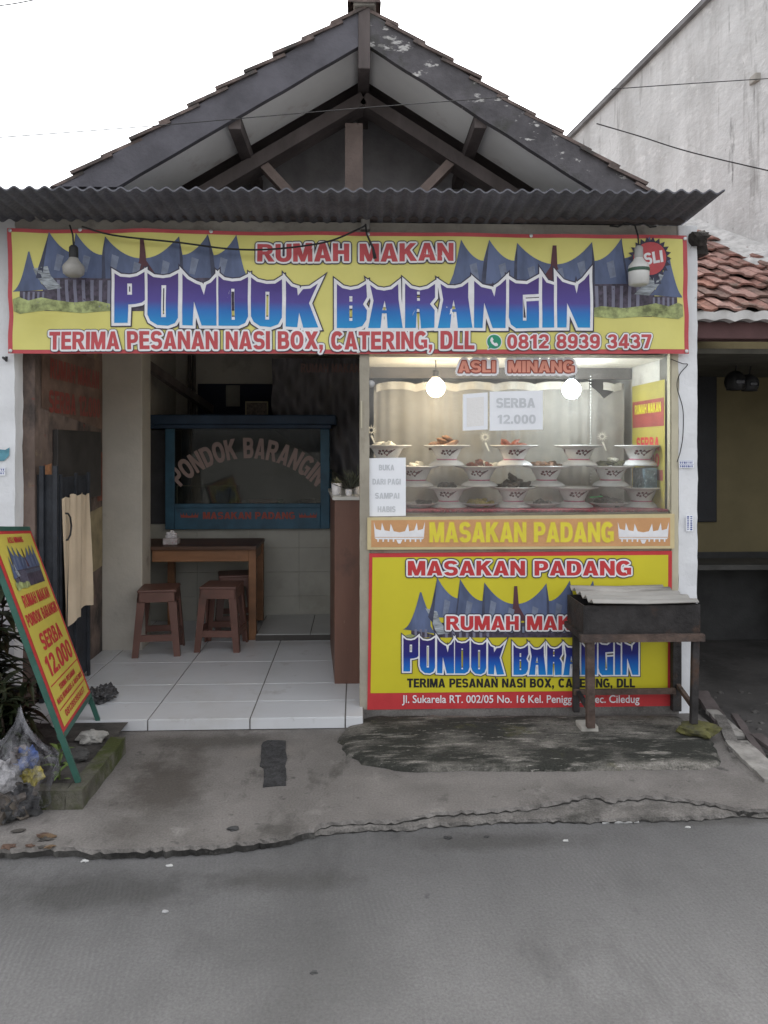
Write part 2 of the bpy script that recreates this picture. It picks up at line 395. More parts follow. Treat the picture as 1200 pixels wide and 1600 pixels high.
# the horned letters of the shop name, in photograph pixels of the big banner
def z5(l): return [(x / 3 + 160, y / 3 + 420) for x, y in l]
def z6(l): return [(x / 2.727 + 500, y / 2.727 + 410) for x, y in l]
NAME = [
 (z5([(58,22),(85,38),(130,42),(165,36),(200,16),(200,148),(185,159),(155,165),(122,168),(122,255),(58,255)]), [z5([(118,70),(140,70),(140,122),(118,122)])]),
 (z5([(213,22),(240,40),(285,45),(320,40),(357,22),(357,232),(342,256),(310,268),(260,265),(227,245),(213,215)]), [z5([(278,78),(300,78),(300,228),(278,228)])]),
 (z5([(377,25),(400,50),(440,72),(462,80),(478,125),(490,78),(512,68),(537,40),(537,268),(468,268),(431,155),(426,268),(377,266)]), []),
 (z5([(546,35),(570,55),(610,62),(650,58),(684,40),(684,225),(670,255),(640,268),(546,268)]), [z5([(607,97),(622,97),(622,240),(607,240)])]),
 (z5([(698,42),(725,62),(770,72),(810,70),(842,50),(842,230),(825,262),(790,275),(740,270),(710,250),(698,225)]), [z5([(765,108),(783,108),(783,240),(765,240)])]),
 (z5([(860,55),(885,82),(912,90),(916,125),(940,95),(975,92),(1010,68),(968,160),(1012,275),(942,277),(922,205),(914,275),(860,272)]), []),
 (z6([(72,92),(95,110),(130,118),(165,112),(197,94),(200,150),(183,180),(200,205),(198,245),(180,272),(150,280),(72,280)]), [z6([(125,145),(138,145),(138,168),(125,168)]), z6([(125,185),(138,185),(138,250),(125,250)])]),
 (z6([(213,98),(240,118),(272,124),(305,118),(332,96),(334,160),(352,280),(288,280),(284,218),(264,218),(258,280),(205,280),(228,165)]), [z6([(275,165),(283,205),(265,205)])]),
 (z6([(362,92),(385,112),(425,120),(460,112),(490,92),(490,150),(468,178),(488,205),(486,280),(430,282),(422,200),(412,200),(408,280),(362,280)]), [z6([(413,125),(425,125),(425,165),(413,165)])]),
 (z6([(513,92),(540,110),(575,112),(605,105),(630,86),(630,150),(648,280),(585,282),(580,212),(560,212),(552,282),(500,282),(525,160)]), [z6([(569,160),(577,200),(561,200)])]),
 (z6([(655,82),(685,108),(728,118),(740,150),(747,110),(765,98),(790,74),(790,280),(735,280),(697,175),(692,280),(655,280)]), []),
 (z6([(803,75),(830,92),(880,95),(930,67),(930,136),(862,140),(862,250),(877,250),(877,168),(930,165),(930,280),(835,282),(812,265),(803,235)]), []),
 (z6([(944,62),(962,88),(994,98),(994,280),(944,280)]), []),
 (z6([(1007,58),(1030,85),(1060,95),(1082,100),(1090,135),(1099,95),(1125,75),(1147,48),(1147,280),(1095,280),(1050,175),(1046,280),(1007,280)]), []),
]
def name_into(bm, mp, tf, off, layer, mx=None, k=1.0):
    for i, (o, hs_) in enumerate(NAME):
        cu = bpy.data.curves.new('lettering', 'CURVE'); cu.dimensions = '2D'; cu.fill_mode = 'FRONT'; cu.offset = off / 100.0 * k
        for lp in [o] + hs_:
            sp = cu.splines.new('POLY'); sp.points.add(len(lp) - 1); sp.use_cyclic_u = True
            q = [tf(*p) for p in lp]
            area = sum(q[j][0] * -q[(j + 1) % len(q)][1] + q[(j + 1) % len(q)][0] * q[j][1] for j in range(len(q)))
            if (area > 0) != (lp is o): q.reverse()
            for j, p in enumerate(q): sp.points[j].co = (p[0] / 100, -p[1] / 100, 0, 1)
        vs, fs = curve_mesh(cu)
        add_flat(bm, [(p.x * 100, -p.y * 100) for p in vs], fs, mp, layer + i * 4e-5, mx)
    return bm
def name_part(mp, tf, mats, parent, off_w, off_d, lay, mx=None):
    dark, white, fill = mats
    bm = B(); name_into(bm, mp, tf, off_d, lay, mx); fin('shop_name_dark_outline', bm, dark, parent)  # dark printed rim outside the white outline
    bm = B(); name_into(bm, mp, tf, off_w, lay + .0012, mx); fin('shop_name_outline', bm, white, parent)
    bm = B(); name_into(bm, mp, tf, 0, lay + .0024, mx); fin('shop_name', bm, fill, parent)

# the printed picture of the horned long house, in photograph pixels of the banner's left half
def z3(l): return [(x / 2, y / 2 + 300) for x, y in l]
def _fall(x0, y0, x1, y1, p=2.3, n=9): return [(x0 + (x1 - x0) * k / n, y1 + (y0 - y1) * (1 - k / n) ** p) for k in range(n + 1)]
def _saddle(x0, y0, x1, y1, v, p=2.5, n=18): return [(x0 + (x1 - x0) * k / n, v + ((y0 if k < n / 2 else y1) - v) * abs(2 * k / n - 1) ** p) for k in range(n + 1)]
HOUSE_ROOF = z3([(108,270),(120,238),(134,195),(143,160)] + _fall(150,122,232,190,1.9) + _fall(236,126,322,198,1.9) + _saddle(328,138,562,141,208,2.1) + _fall(650,132,572,198,1.9)[::-1] + _fall(738,132,668,198,1.9)[::-1] + [(745,165),(752,200),(762,240),(774,270)])
HOUSE_RIDGES = [z3([(236,128),(232,196),(222,270),(216,270),(226,196)]), z3([(328,140),(330,270),(318,270),(320,205)]), z3([(562,143),(572,205),(574,270),(564,270)]), z3([(650,134),(668,205),(676,270),(662,270)]), z3([(150,124),(128,215),(112,270),(134,270)])]
HOUSE_BODY = z3([(130,268),(760,268),(752,372),(140,372)])
HOUSE_SPIRE = z3([(440,150),(452,150),(458,215),(490,262),(420,262),(436,215)])
HUT_ROOF = z3(_fall(88,186,36,312,2.0)[::-1] + _fall(92,186,152,304,1.9))
HUT_STRIPE = z3([(104,240),(150,232),(160,262),(196,302),(150,306),(118,270)])
HUT_BODY = z3([(62,308),(140,308),(140,352),(62,352)])
GREEN = z3([(36,335),(60,328),(90,340),(130,330),(170,338),(230,345),(300,340),(345,350),(345,372),(260,378),(150,370),(60,380),(36,372)])
HIGHL = [z3([(x0, y0), (x0 + 22, y0 + 8), (x0 + 10, y0 + 56), (x0 - 8, y0 + 52)]) for x0, y0 in ((178,192),(262,196),(352,196),(420,218),(510,214),(600,204),(690,204))] + [z3([(x, 280), (x + 9, 280), (x + 9, 300), (x, 300)]) for x in range(360, 740, 22)]
POSTS = [z3([(x, 276), (x + 10, 276), (x + 10, 360), (x, 360)]) for x in range(180, 345, 26)] + [z3([(x, 312), (x + 7, 312), (x + 7, 346), (x, 346)]) for x in range(72, 135, 15)]
def picture(mp, tf, mats, parent, lay, mx=None, posts=True):
    bm = B()      # mats: roof, ridge, wall, spire, thatch, shrubs, pillars
    for mi, pl, k in ((2, [HOUSE_BODY, HUT_BODY], 0), (5, [GREEN], .0012), (0, [HOUSE_ROOF, HUT_ROOF], .0006), (1, HOUSE_RIDGES, .0012), (3, [HOUSE_SPIRE], .0016), (4, [HUT_STRIPE], .0012), (6, POSTS, .0007), (7, HIGHL, .0018)):
        for j, p in enumerate(pl): poly_into(bm, [tf(*q) for q in p], mp, lay + k + j * 3e-5, mx=mx, mi=mi)
    fin('house_picture', bm, list(mats), parent)
# ------------------------------------------------------------------ palette
m_road = M('road_concrete', (.116, .114, .114), .9, .14, 1.6, .5, 90, dirt=[((.075, .074, .073), 1.1, .48, .75), ((.055, .054, .053), 2.2, .58, .78, (1, .45, 1)), ((.05, .05, .05), 7, .68, .76), ((.17, .167, .165), 60, .70, .76), ((.06, .059, .058), 48, .70, .76)], stretch=(1, .4, 1), grain=(110, .20), ribs=(17, (.085, .084, .084)), stains=((-.95, -1.52, .55, .16, (.05, .049, .047), .85), (-.25, -1.48, .35, .10, (.055, .053, .05), .7), (.55, -1.25, .5, .10, (.06, .058, .055), .7), (1.5, -1.12, .6, .07, (.06, .058, .054), .7), (-1.5, -1.5, .3, .15, (.05, .048, .045), .8), (.3, -2.3, .5, .25, (.085, .084, .083), .6), (-.1, -1.9, .16, .30, (.08, .079, .078), .7)))
m_apron = M('apron_concrete', (.172, .16, .15), .9, .16, 2.2, .4, 70, dirt=[((.085, .079, .072), 1.4, .48, .75), ((.25, .238, .222), 7, .6, .8), ((.055, .053, .05), 16, .62, .76), ((.06, .056, .05), 2.6, .57, .68, (1.3, .6, 1))], grain=(110, .22), stains=((-.86, -.78, .24, .5, (.075, .066, .058), .9), (-.75, -.32, .5, .13, (.075, .068, .06), .7), (-.3, -1.2, .12, .08, (.06, .056, .05), .7), (.1, -.22, .2, .1, (.05, .047, .042), .8), (.75, -.78, .9, .12, (.24, .225, .21), .5), (-.45, -.45, .22, .12, (.23, .21, .19), .5)))
m_crack = M('dark_broken_edge', (.045, .043, .04), .95, .5, 14, .8, 40, dirt=[((.14, .135, .125), 11, .58, .7)])
m_lip = M('broken_concrete', (.16, .15, .14), .95, .3, 9, .8, 40, dirt=[((.06, .058, .052), 6, .5, .7)], grain=(110, .35))
m_moss = M('mossy_concrete', (.17, .16, .142), .95, .3, 5, .7, 60, dirt=[((.030, .031, .026), 2.0, .43, .56, (.7, 1.6, 1)), ((.26, .245, .22), 9, .55, .68, (.45, 2.0, 1)), ((.04, .04, .034), 24, .58, .68, (.6, 1.6, 1)), ((.085, .082, .03), 2.6, .60, .72), ((.33, .31, .28), 40, .62, .70, (.4, 1.6, 1))], grain=(110, .4))
m_tar = M('asphalt_patch', (.045, .045, .047), .92, .3, 20, .8, 90, grain=(120, .5))
m_soil = M('dark_soil', (.06, .055, .05), .95, .4, 8, .8, 30)
m_ground = M('bare_ground', (.12, .115, .10), .95, .3, 2, .5, 20)
m_white = M('white_plaster', (.72, .73, .75), .85, .06, 3, .25, 30, dirt=[((.38, .37, .36), 2.6, .60, .80, (1, 1, .35)), ((.28, .27, .25), 9, .68, .8)])
m_inwall = M('grey_interior_wall', (.56, .535, .49), .85, .10, 2, .2, 30, dirt=[((.22, .20, .18), 2.2, .56, .8)])
m_pier = M('cream_pier_plaster', (.46, .43, .38), .85, .08, 3, .2, 30, dirt=[((.22, .20, .18), 3.5, .6, .8)])
m_beam = M('concrete_beam', (.36, .34, .31), .9, .15, 5, .3, 50, dirt=[((.16, .15, .14), 4, .55, .75)])
m_wood = M('old_dark_timber', (.11, .092, .09), .8, .25, 6, .3, 40, stretch=(1, 1, .3))
m_truss = M('reddish_timber', (.20, .155, .14), .8, .2, 6, .3, 40)  # timber tone lightened to carry the haze over the gable
m_barge = M('weathered_bargeboard', (.095, .09, .098), .85, .3, 6, .4, 50, dirt=[((.50, .49, .48), 13, .60, .65, (.7, 1, 1.5)), ((.05, .052, .04), 4, .55, .7)])  # base grey lifted for haze; flakes and moss are real wear
m_barge_clean = M('dark_bargeboard', (.105, .102, .118), .85, .2, 5, .3, 50)  # base grey lifted here too, haze put into the colour
m_soffit = M('white_soffit_board', (.88, .88, .87), .8, .04, 3, .1, 30, dirt=[((.5, .41, .38), 2.5, .6, .8)])
m_rooftile = M('old_roof_tile', (.15, .115, .105), .9, .35, 12, .5, 40, dirt=[((.07, .065, .062), 7, .5, .65)])
m_asb = M('grey_corrugated_sheet', (.145, .147, .168), .9, .2, 3, .3, 50, dirt=[((.07, .07, .075), 3, .5, .75)], grain=(60, .25))
m_floor = M('white_floor_tile', (.60, .61, .63), .28, .03, 2, .0, 20, dirt=[((.48, .47, .45), 1.6, .5, .8), ((.34, .32, .30), 5, .60, .80), ((.22, .21, .19), 40, .70, .76)])
m_grout = M('dark_grout', (.16, .15, .14), .9)
m_backfloor = M('grey_floor_tile', (.42, .42, .41), .35, .08, 3, 0)
m_red = print_mat('red_ink', (.52, .045, .05))
m_bred = print_mat('faded_red_ink', (.50, .085, .095))
m_yel = M('yellow_vinyl', (.68, .63, .19), .45, .05, 3, .05, 30, spec=.35)
m_yel2 = M('yellow_panel_vinyl', (.60, .53, .03), .42, .04, 3, .03, 30, spec=.35)
m_wink = print_mat('white_ink', (.78, .78, .80))
m_dink = print_mat('dark_ink', (.05, .045, .075))
m_roofp = M('printed_slate_roof', (.095, .125, .225), .5, .28, 9, .02, 30, stretch=(1, 1, .35))
m_ridgep = print_mat('printed_dark_ridge', (.055, .062, .10), .5, .25)
m_bodyp = M('printed_house_wall', (.062, .050, .075), .5, .5, 40, .02, 30)
m_spirep = print_mat('printed_brown_spire', (.10, .04, .05))
m_stripep = M('printed_grey_thatch', (.30, .33, .36), .5, .5, 60, .02, 30, stretch=(.3, 1, 1.6))
m_greenp = M('printed_shrubs', (.30, .34, .14), .5, .55, 22, .02, 30)
m_palep = print_mat('printed_pale_pillar', (.20, .20, .27))
PIC = (m_roofp, m_ridgep, m_bodyp, m_spirep, m_stripep, m_greenp, m_palep, M('printed_light_patch', (.17, .20, .28), .5, .2, 20, 0))
m_black = M('black_rubber', (.022, .022, .024), .6, .2, 8, .1)
m_iron = M('rusty_black_iron', (.036, .033, .033), .75, .4, 10, .4, 60, metal=.2, dirt=[((.10, .055, .035), 7, .55, .75)])
m_rust = M('rusty_brown_iron', (.105, .072, .058), .8, .35, 12, .4, 60, dirt=[((.045, .04, .04), 5, .5, .7)])
m_cream = M('cream_paint', (.52, .48, .36), .6, .08, 5, .1)
m_postp = M('worn_beige_post', (.34, .31, .25), .7, .12, 6, .2, 40, dirt=[((.20, .17, .13), 5, .58, .75, (1, 1, .4))])
m_paper = M('white_paper', (.84, .86, .90), .7, .03, 4, .02)
m_faint = print_mat('faded_grey_ink', (.58, .60, .63))
m_porc = M('white_porcelain', (.66, .64, .64), .22, .03, 5, 0, spec=.5)

# ------------------------------------------------------------------ ground, road, apron
Z_ROAD = -.036
bm = B(); 
def sheet(bm, x0, x1, y0, y1, z): bm.faces.new([bm.verts.new(p) for p in ((x0, y0, z), (x1, y0, z), (x1, y1, z), (x0, y1, z))])
sheet(bm, -250, 250, -250, 250, -.075); struct('ground', bm, m_ground)
bm = B(); box(bm, -60, 60, -7.5, -.55, -.2, Z_ROAD); struct('road', bm, m_road)
EDGE = [(-420, 1345), (-200, 1335), (20, 1326), (70, 1322), (130, 1326), (200, 1326), (280, 1323), (360, 1319), (430, 1309), (490, 1294), (500, 1287), (560, 1281), (610, 1283), (670, 1269), (700, 1269), (760, 1265), (830, 1258), (880, 1250), (900, 1245), (930, 1240), (952, 1248), (975, 1247), (1000, 1242), (1040, 1244), (1060, 1247), (1100, 1252), (1150, 1260), (1200, 1264), (1290, 1270)]
LIP = [(470, 1306), (500, 1298), (560, 1293), (620, 1293), (680, 1285), (730, 1284), (790, 1279), (830, 1281), (880, 1278), (950, 1279), (1010, 1277), (1080, 1276), (1130, 1272), (1200, 1271), (1290, 1278)]
def jag(pts, z, step=.02, amp=.008, seed=1):
    rnd = random.Random(seed); w_ = [atz(p[0], p[1], z) for p in pts]; out = []
    for a, b in zip(w_, w_[1:]):
        n = max(1, int((b - a).length / step))
        for i in range(n):
            p = a.lerp(b, i / n)
            out.append(Vector((p.x + rnd.uniform(-1, 1) * amp * .5, p.y + amp * 2.4 * noise.noise(Vector((p.x * 6, seed, 0))) + rnd.uniform(-1, 1) * amp, z)))
    out.append(w_[-1]); return out
def slab(front, yback, ztop, zbot, chip=.012, seed=3):
    """concrete sheet with a broken front edge (front: points left to right) back to yback"""
    bm = B(); rnd = random.Random(seed)
    t = [bm.verts.new(p) for p in front]
    c = [bm.verts.new((p.x, p.y - rnd.uniform(0, chip), ztop - .008 - rnd.uniform(0, .008))) for p in front]
    l = [bm.verts.new((p.x, p.y + rnd.uniform(.0, .012), zbot)) for p in front]
    for i in range(len(front) - 1):
        bm.faces.new((t[i], t[i + 1], c[i + 1], c[i])); bm.faces.new((c[i], c[i + 1], l[i + 1], l[i])).material_index = 1
    bk = [bm.verts.new((p.x, yback, ztop)) for p in front]
    for i in range(len(front) - 1): bm.faces.new((t[i + 1], t[i], bk[i], bk[i + 1]))
    return bm
ap = jag(EDGE, 0.0)
bm = slab(ap, 0.3, 0, -.07)
pa, pb = atz(1093, 1092), atz(1203, 1212)      # right hand side of the apron, broken off along the drain
bmesh.ops.bisect_plane(bm, geom=bm.verts[:] + bm.edges[:] + bm.faces[:], plane_co=pa, plane_no=Vector((-(pb - pa).y, (pb - pa).x, 0)) * -1, clear_inner=True)
struct('pavement', bm, [m_apron, m_crack])
struct('pavement_broken_edge', slab(jag(LIP, -.018, seed=5, amp=.006), -.6, -.018, -.07, seed=8), [m_lip, m_crack])
# raised mossy screed in front of the shop window
OUT = [(532, 1166), (528, 1152), (540, 1140), (556, 1132), (575, 1124), (1065, 1124), (1092, 1140), (1112, 1162), (1128, 1184), (1122, 1197), (1100, 1203), (1000, 1203), (900, 1206), (800, 1205), (700, 1206), (630, 1207), (600, 1201), (568, 1195), (545, 1182)]
def ringpts(pts, z, n=4, amp=.012, seed=2):
    rnd = random.Random(seed); w_ = [atz(p[0], p[1], z) for p in pts]; o = []
    for i, a in enumerate(w_):
        b = w_[(i + 1) % len(w_)]; k = max(1, int((b - a).length / .04))
        for j in range(k):
            p = a.lerp(b, j / k); o.append(Vector((p.x + rnd.uniform(-1, 1) * amp, p.y + rnd.uniform(-1, 1) * amp * .6, z)))
    return o
rg = ringpts(OUT, .0); cen = sum(rg, Vector()) / len(rg)
bm = B(); prev = None
for k, z in ((1.0, .0005), (.985, .016), (.93, .026), (.72, .033), (.4, .036)):
    ring = [bm.verts.new((cen.x + (p.x - cen.x) * k, cen.y + (p.y - cen.y) * k, z + (.004 * noise.noise(p * 9) if k < .98 else 0))) for p in rg]
    if prev:
        for i in range(len(ring)): bm.faces.new((prev[i], prev[(i + 1) % len(ring)], ring[(i + 1) % len(ring)], ring[i]))
    prev = ring
bm.faces.new(prev); struct('mossy_screed', bm, m_moss, True)
rg = ringpts([(409, 1160), (420, 1156), (446, 1157), (447, 1190), (448, 1226), (430, 1228), (410, 1229), (412, 1200), (404, 1196), (407, 1186)], .004, amp=.006)
bm = B(); prism(bm, rg, (0, 0, -.012)); struct('asphalt_repair_patch', bm, m_tar)
# tiled shop floor, its lip standing proud of the apron
ZF = .06
FX0, FX1, FY0 = -1.80, .035, -.165
bm = B(); box(bm, FX0, FX1, FY0 + .004, 2.6, 0.002, ZF - .004); struct('floor_bed', bm, m_grout)
bm = B(); g = .0035
xs = [FX0, -1.655, -1.10, -.565, -.062, FX1]; ys = [FY0, .10, .41, .88, 1.40, 2.07]
for i in range(5):
    for j in range(5): box(bm, xs[i] + g, xs[i + 1] - g, ys[j] + g, ys[j + 1] - g, .01, ZF + random.uniform(-.0006, .0006), bev=.0015)
for i in range(5): box(bm, xs[i] + g, xs[i + 1] - g, FY0 - .006, FY0 + .002, .004, ZF - .003, bev=.001)
struct('tile_floor', bm, m_floor)
bm = B(); box(bm, -.75, .9, 1.41, 2.2, .03, .10); struct('floor_step', bm, M('dark_step', (.07, .065, .06), .8))
bm = B()
for i in range(4): box(bm, -.745 + i * .4, -.745 + i * .4 + .395, 1.42, 2.19, .09, .106, bev=.002)
struct('inner_tile_floor', bm, m_backfloor)

# ------------------------------------------------------------------ the shop house
house = thing('shop_house', 'single storey eating house with a tiled gable roof, grey corrugated awning and white pillars', 'building', (0, 0, 0))
def P(name, bm, mat, parent=house, smooth=False): return fin(name, bm, mat, parent, smooth)
xl = at(23, 600).x; xr0, xr1 = at(1059, 700).x, at(1088, 700).x
def rough_box(bm, x0, x1, y0, y1, z0, z1, amp=.006, cut=.05, seed=0):
    t = B(); box(t, x0, x1, y0, y1, z0, z1); split_long(t, cut)
    for v in t.verts:
        k = noise.noise(v.co * 11 + Vector((seed, 0, 0))); v.co.x += amp * k; v.co.y += amp * noise.noise(v.co * 9 + Vector((0, seed, 5)))
    me = bpy.data.meshes.new('t'); t.to_mesh(me); bm.from_mesh(me); bpy.data.meshes.remove(me); t.free()
P('pillar', rough_box(b := B(), -3.2, xl, 0, .10, -.02, 2.76, seed=1) or b, m_white)
P('pillar', rough_box(b := B(), xr0, xr1, -.012, .14, -.02, 2.74, seed=2, amp=.008) or b, m_white)
P('lintel_beam', box(B(), xl, xr0, .0, .16, 2.03, 2.74), m_beam)
P('base_plinth', rough_box(b := B(), .02, xr0, -.02, .3, -.02, .045, amp=.01, cut=.05, seed=4) or b, m_apron)
P('awning_purlin', box(B(), -3.2, 1.82, -.06, -.005, 2.745, 2.80), m_wood)
# corrugated awning
YA = -.43
bm = B(); fx0, fx1 = at(-120, 290, YA).x, at(1133, 300, YA).x
n = int((fx1 - fx0) / .0735 * 10); prev = None
for i in range(n + 1):
    x = fx0 + (fx1 - fx0) * i / n
    zf = at((i / n) * 1253 - 120, 293.0 + 6.5 * (i / n), YA).z
    h = .009 * math.sin(x / .0735 * 2 * math.pi) + .004 * noise.noise(Vector((x * 2.2, 0, 0)))
    jx = .006 * noise.noise(Vector((x * 9, 3, 0)))
    ring = [bm.verts.new((x, YA + jx, zf + h - .005)), bm.verts.new((x, .075, zf + h - .03)), bm.verts.new((x, .075, zf + h - .024)), bm.verts.new((x, YA + jx, zf + h + .003))]
    if prev:
        for k in range(4): bm.faces.new((prev[k], prev[(k + 1) % 4], ring[(k + 1) % 4], ring[k]))
    else: bm.faces.new(ring)
    prev = ring
bm.faces.new(prev); P('awning', bm, m_asb, smooth=False)
# gable roof
YO, YI, YB = -.33, .08, 3.6
ZCUT = 2.80
ap_, le, re = at(569, 6, YO), at(80, 290, YO), at(1020, 296, YO)
sl, sr = (ap_.z - le.z) / (ap_.x - le.x), (ap_.z - re.z) / (re.x - ap_.x)
AX, AZ = ap_.x, ap_.z
def rz(x, drop=0): return AZ - drop - (sl * (AX - x) if x < AX else sr * (x - AX))
XL_, XR_ = -2.35, 2.15
roof = P('roof', (lambda b: (prism(b, [(AX, YO + .04, AZ - .05), (XL_, YO + .04, rz(XL_, .05)), (XL_, YO + .04, rz(XL_, .075)), (AX, YO + .04, AZ - .075), (XR_, YO + .04, rz(XR_, .075)), (XR_, YO + .04, rz(XR_, .05))], (0, YB - YO, 0)), b)[1])(B()), m_wood)
bm = B(); rnd = random.Random(4)
for side, x1, s in ((-1, XL_, sl), (1, XR_, sr)):
    d = Vector((side, 0, -s)).normalized(); up = Vector((s * side, 0, 1)).normalized() if True else None
    up = Vector((side * s, 0, 1)).normalized()
    L = abs(x1 - AX) / abs(d.x); ncol = int((YB - YO + .06) / .2); c = .168
    for i in range(int(L / c) + 1):
        for j in range(ncol):
            y0 = YO - .025 + j * .2; o = Vector((AX, 0, AZ))
            a = o + d * (i * c - .02) - up * (.032 + rnd.uniform(0, .004)); e = o + d * (i * c + c + .035) + up * (-.012 + rnd.uniform(-.004, .008))
            yj = rnd.uniform(-.012, .012) if j == 0 else 0
            prof = ((0, .0), (.04, .016), (.09, .012), (.14, -.004), (.19, -.002), (.2, .006)) if j else ((0, .01), (.04, .018), (.09, .012), (.14, -.004), (.19, -.002), (.2, .006))
            p0 = None
            for (yy, hh) in prof:
                r_ = [bm.verts.new(Vector((q.x, y0 + yy + (yj if yy == 0 else 0), q.z)) + up * (hh + th)) for q, th in ((a, 0), (e, 0), (e, -.016), (a, -.016))]
                if p0:
                    for k in range(4): bm.faces.new((p0[k], p0[(k + 1) % 4], r_[(k + 1) % 4], r_[k]))
                else: bm.faces.new(r_)
                p0 = r_
            bm.faces.new(p0)
fin('roof_tiles', bm, m_rooftile, roof)
bm = B()
for j in range(12):
    y = YO - .05 + j * .33
    for k in range(7):
        a0, a1 = math.pi * k / 7, math.pi * (k + 1) / 7
        q = [(AX + .085 * math.cos(t), yy, AZ - .02 + .075 * math.sin(t) * (1.12 if yy == y else 1)) for yy, t in ((y, a0), (y, a1), (y + .36, a1), (y + .36, a0))]
        bm.faces.new([bm.verts.new(v) for v in q])
    bm.faces.new([bm.verts.new((AX + .085 * math.cos(math.pi * k / 7), y, AZ - .02 + .084 * math.sin(math.pi * k / 7))) for k in range(8)])
fin('ridge_cap', bm, m_rooftile, roof)
bm = B(); box(bm, AX - .055, AX + .06, YO - .04, YO + .06, AZ - .03, AZ + .16, .01); fin('ridge_end_block', bm, m_beam, roof)
BD = .205
def rough_board(x0, x1, mat, seed):
    bm = B(); n = 40; prev = None
    for i in range(n + 1):
        x = x0 + (x1 - x0) * i / n; q = .006 * noise.noise(Vector((x * 7, seed, 0)))
        r_ = [bm.verts.new((x, YO - .012, rz(x, .03))), bm.verts.new((x, YO + .022, rz(x, .03))), bm.verts.new((x, YO + .022, rz(x, BD + q))), bm.verts.new((x, YO - .012, rz(x, BD + q)))]
        if prev:
            for k in range(4): bm.faces.new((prev[k], prev[(k + 1) % 4], r_[(k + 1) % 4], r_[k]))
        else: bm.faces.new(r_)
        prev = r_
    bm.faces.new(prev); fin('bargeboard', bm, mat, roof)
rough_board(XL_, AX - .001, m_barge_clean, 1); rough_board(AX + .001, XR_, m_barge, 2)
# soffit boards between purlin ends
pxl, pxr = at(365, 210, YO).x, at(752, 190, YO).x
bm_l = [(XL_, pxl - .03), (pxl + .03, AX - .03), (AX + .03, pxr - .03), (pxr + .03, XR_)]
for x0, x1 in bm_l:
    prism(b := B(), [(x0, YO + .025, rz(x0, BD - .02)), (x1, YO + .025, rz(x1, BD - .02)), (x1, YO + .025, rz(x1, BD - .035)), (x0, YO + .025, rz(x0, BD - .035))], (0, YI - YO - .03, 0)); fin('soffit', b, m_soffit, roof)
for x in (pxl, AX, pxr):
    b = B(); z = rz(x, BD - .01); box(b, x - .032, x + .032, YO + .024, YB - .1, z - .045, z + .02, .004); fin('purlin', b, m_wood, roof)
b = B(); box(b, AX - .03, AX + .03, YO - .02, YO + .02, AZ - .34, AZ - .02, .005); fin('apex_bracket', b, m_wood, roof)
for o_ in [roof] + list(roof.children):     # the verge stops where it meets the awning
    t = B(); t.from_mesh(o_.data); q = bmesh.ops.bisect_plane(t, geom=t.verts[:] + t.edges[:] + t.faces[:], plane_co=(0, 0, ZCUT), plane_no=(0, 0, 1), clear_inner=True)
    t.to_mesh(o_.data); t.free()
# truss seen in the open gable
truss = P('truss', (lambda b: ([beam(b, (AX, YI + .06, AZ - .29), (x, YI + .06, rz(x, .29)), .07, .15, (0, 1, 0)) for x in (XL_ + .2, XR_ - .2)], b)[1])(B()), m_wood)
kx = at(553, 240, YI + .05).x
b = B(); box(b, kx - .05, kx + .05, YI + .02, YI + .09, 2.68, AZ - .42); fin('king_post', b, m_truss, truss)
for s, qx, qy in ((-1, 405, 252), (1, 705, 255)):
    q = at(qx, qy, YI + .055); b = B(); beam(b, (q.x, YI + .055, q.z), (kx + s * .07, YI + .055, 2.62), .05, .10, (0, 1, 0)); fin('strut', b, m_truss, truss)
b = B(); box(b, -2.2, 2.0, YI + .02, YI + .09, 2.60, 2.70); fin('tie_beam', b, m_wood, truss)
b = B(); prism(b, [(XL_ + .3, .6, 2.7), (XR_ - .3, .6, 2.7), (AX, .6, rz(AX, .1))], (0, .05, 0)); P('gable_back_wall', b, M('haze_grey_board', (.32, .31, .33), .9))  # board colour lightened to grey, painting haze into the attic
# inside
P('ceiling', box(B(), -3.2, 1.86, .17, 3.3, 2.70, 2.74), M('stained_ceiling_board', (.5, .475, .43), .9, .1, 2, 0, dirt=[((.2, .18, .15), 1.6, .55, .8)]))
P('side_wall', box(B(), -3.2, -1.80, .10, 1.2, -.02, 2.7), M('brown_stained_wall', (.17, .125, .105), .85, .3, 3, .2, 30, dirt=[((.05, .042, .04), 3.2, .46, .62, (1, 1, .6)), ((.26, .20, .13), 4.2, .58, .66), ((.20, .06, .05), 5, .63, .68, (1, 1, 2))]))
pxa, pxb = at(177, 800, 1.2).x, at(222, 800, 1.2).x
P('pier', box(B(), -3.2, pxb, 1.2, 1.42, -.02, 2.7, .006), m_pier)
P('inner_side_wall', box(B(), -3.2, -1.745, 1.42, 3.1, -.02, 2.7), m_inwall)
P('back_wall', box(B(), -1.745, 1.86, 3.1, 3.25, -.02, 2.7), m_inwall)
P('outer_side_wall', box(B(), 1.76, 1.87, .14, 3.1, -.02, 2.7), m_inwall)
P('tiled_kitchen_wall', (lambda b: ([box(b, -1.74 + i * .42, -1.74 + i * .42 + .4185, 2.07, 2.12, .06 + j * .2, .06 + j * .2 + .1985, .0005) for i in range(5) for j in range(4)], b)[1])(B()), M('grey_wall_tile', (.36, .35, .31), .4, .08, 3, 0, dirt=[((.24, .23, .19), 2, .55, .8)]))
P('kitchen_wall_core', box(B(), -1.74, .5, 2.085, 2.16, 0, .845), m_inwall)
b = B(); beam(b, at(215, 560, 1.6), at(330, 640, 2.9), .05, .07); P('sloping_brace', b, m_wood)
for px in (296, 303): P('wall_pipe', tube(B(), [at(px, 555, 3.0), at(px, 680, 3.0)], .018), m_wood)
P('inner_lintel', box(B(), -1.55, .1, 2.35, 2.42, 2.45, 2.69), m_inwall)

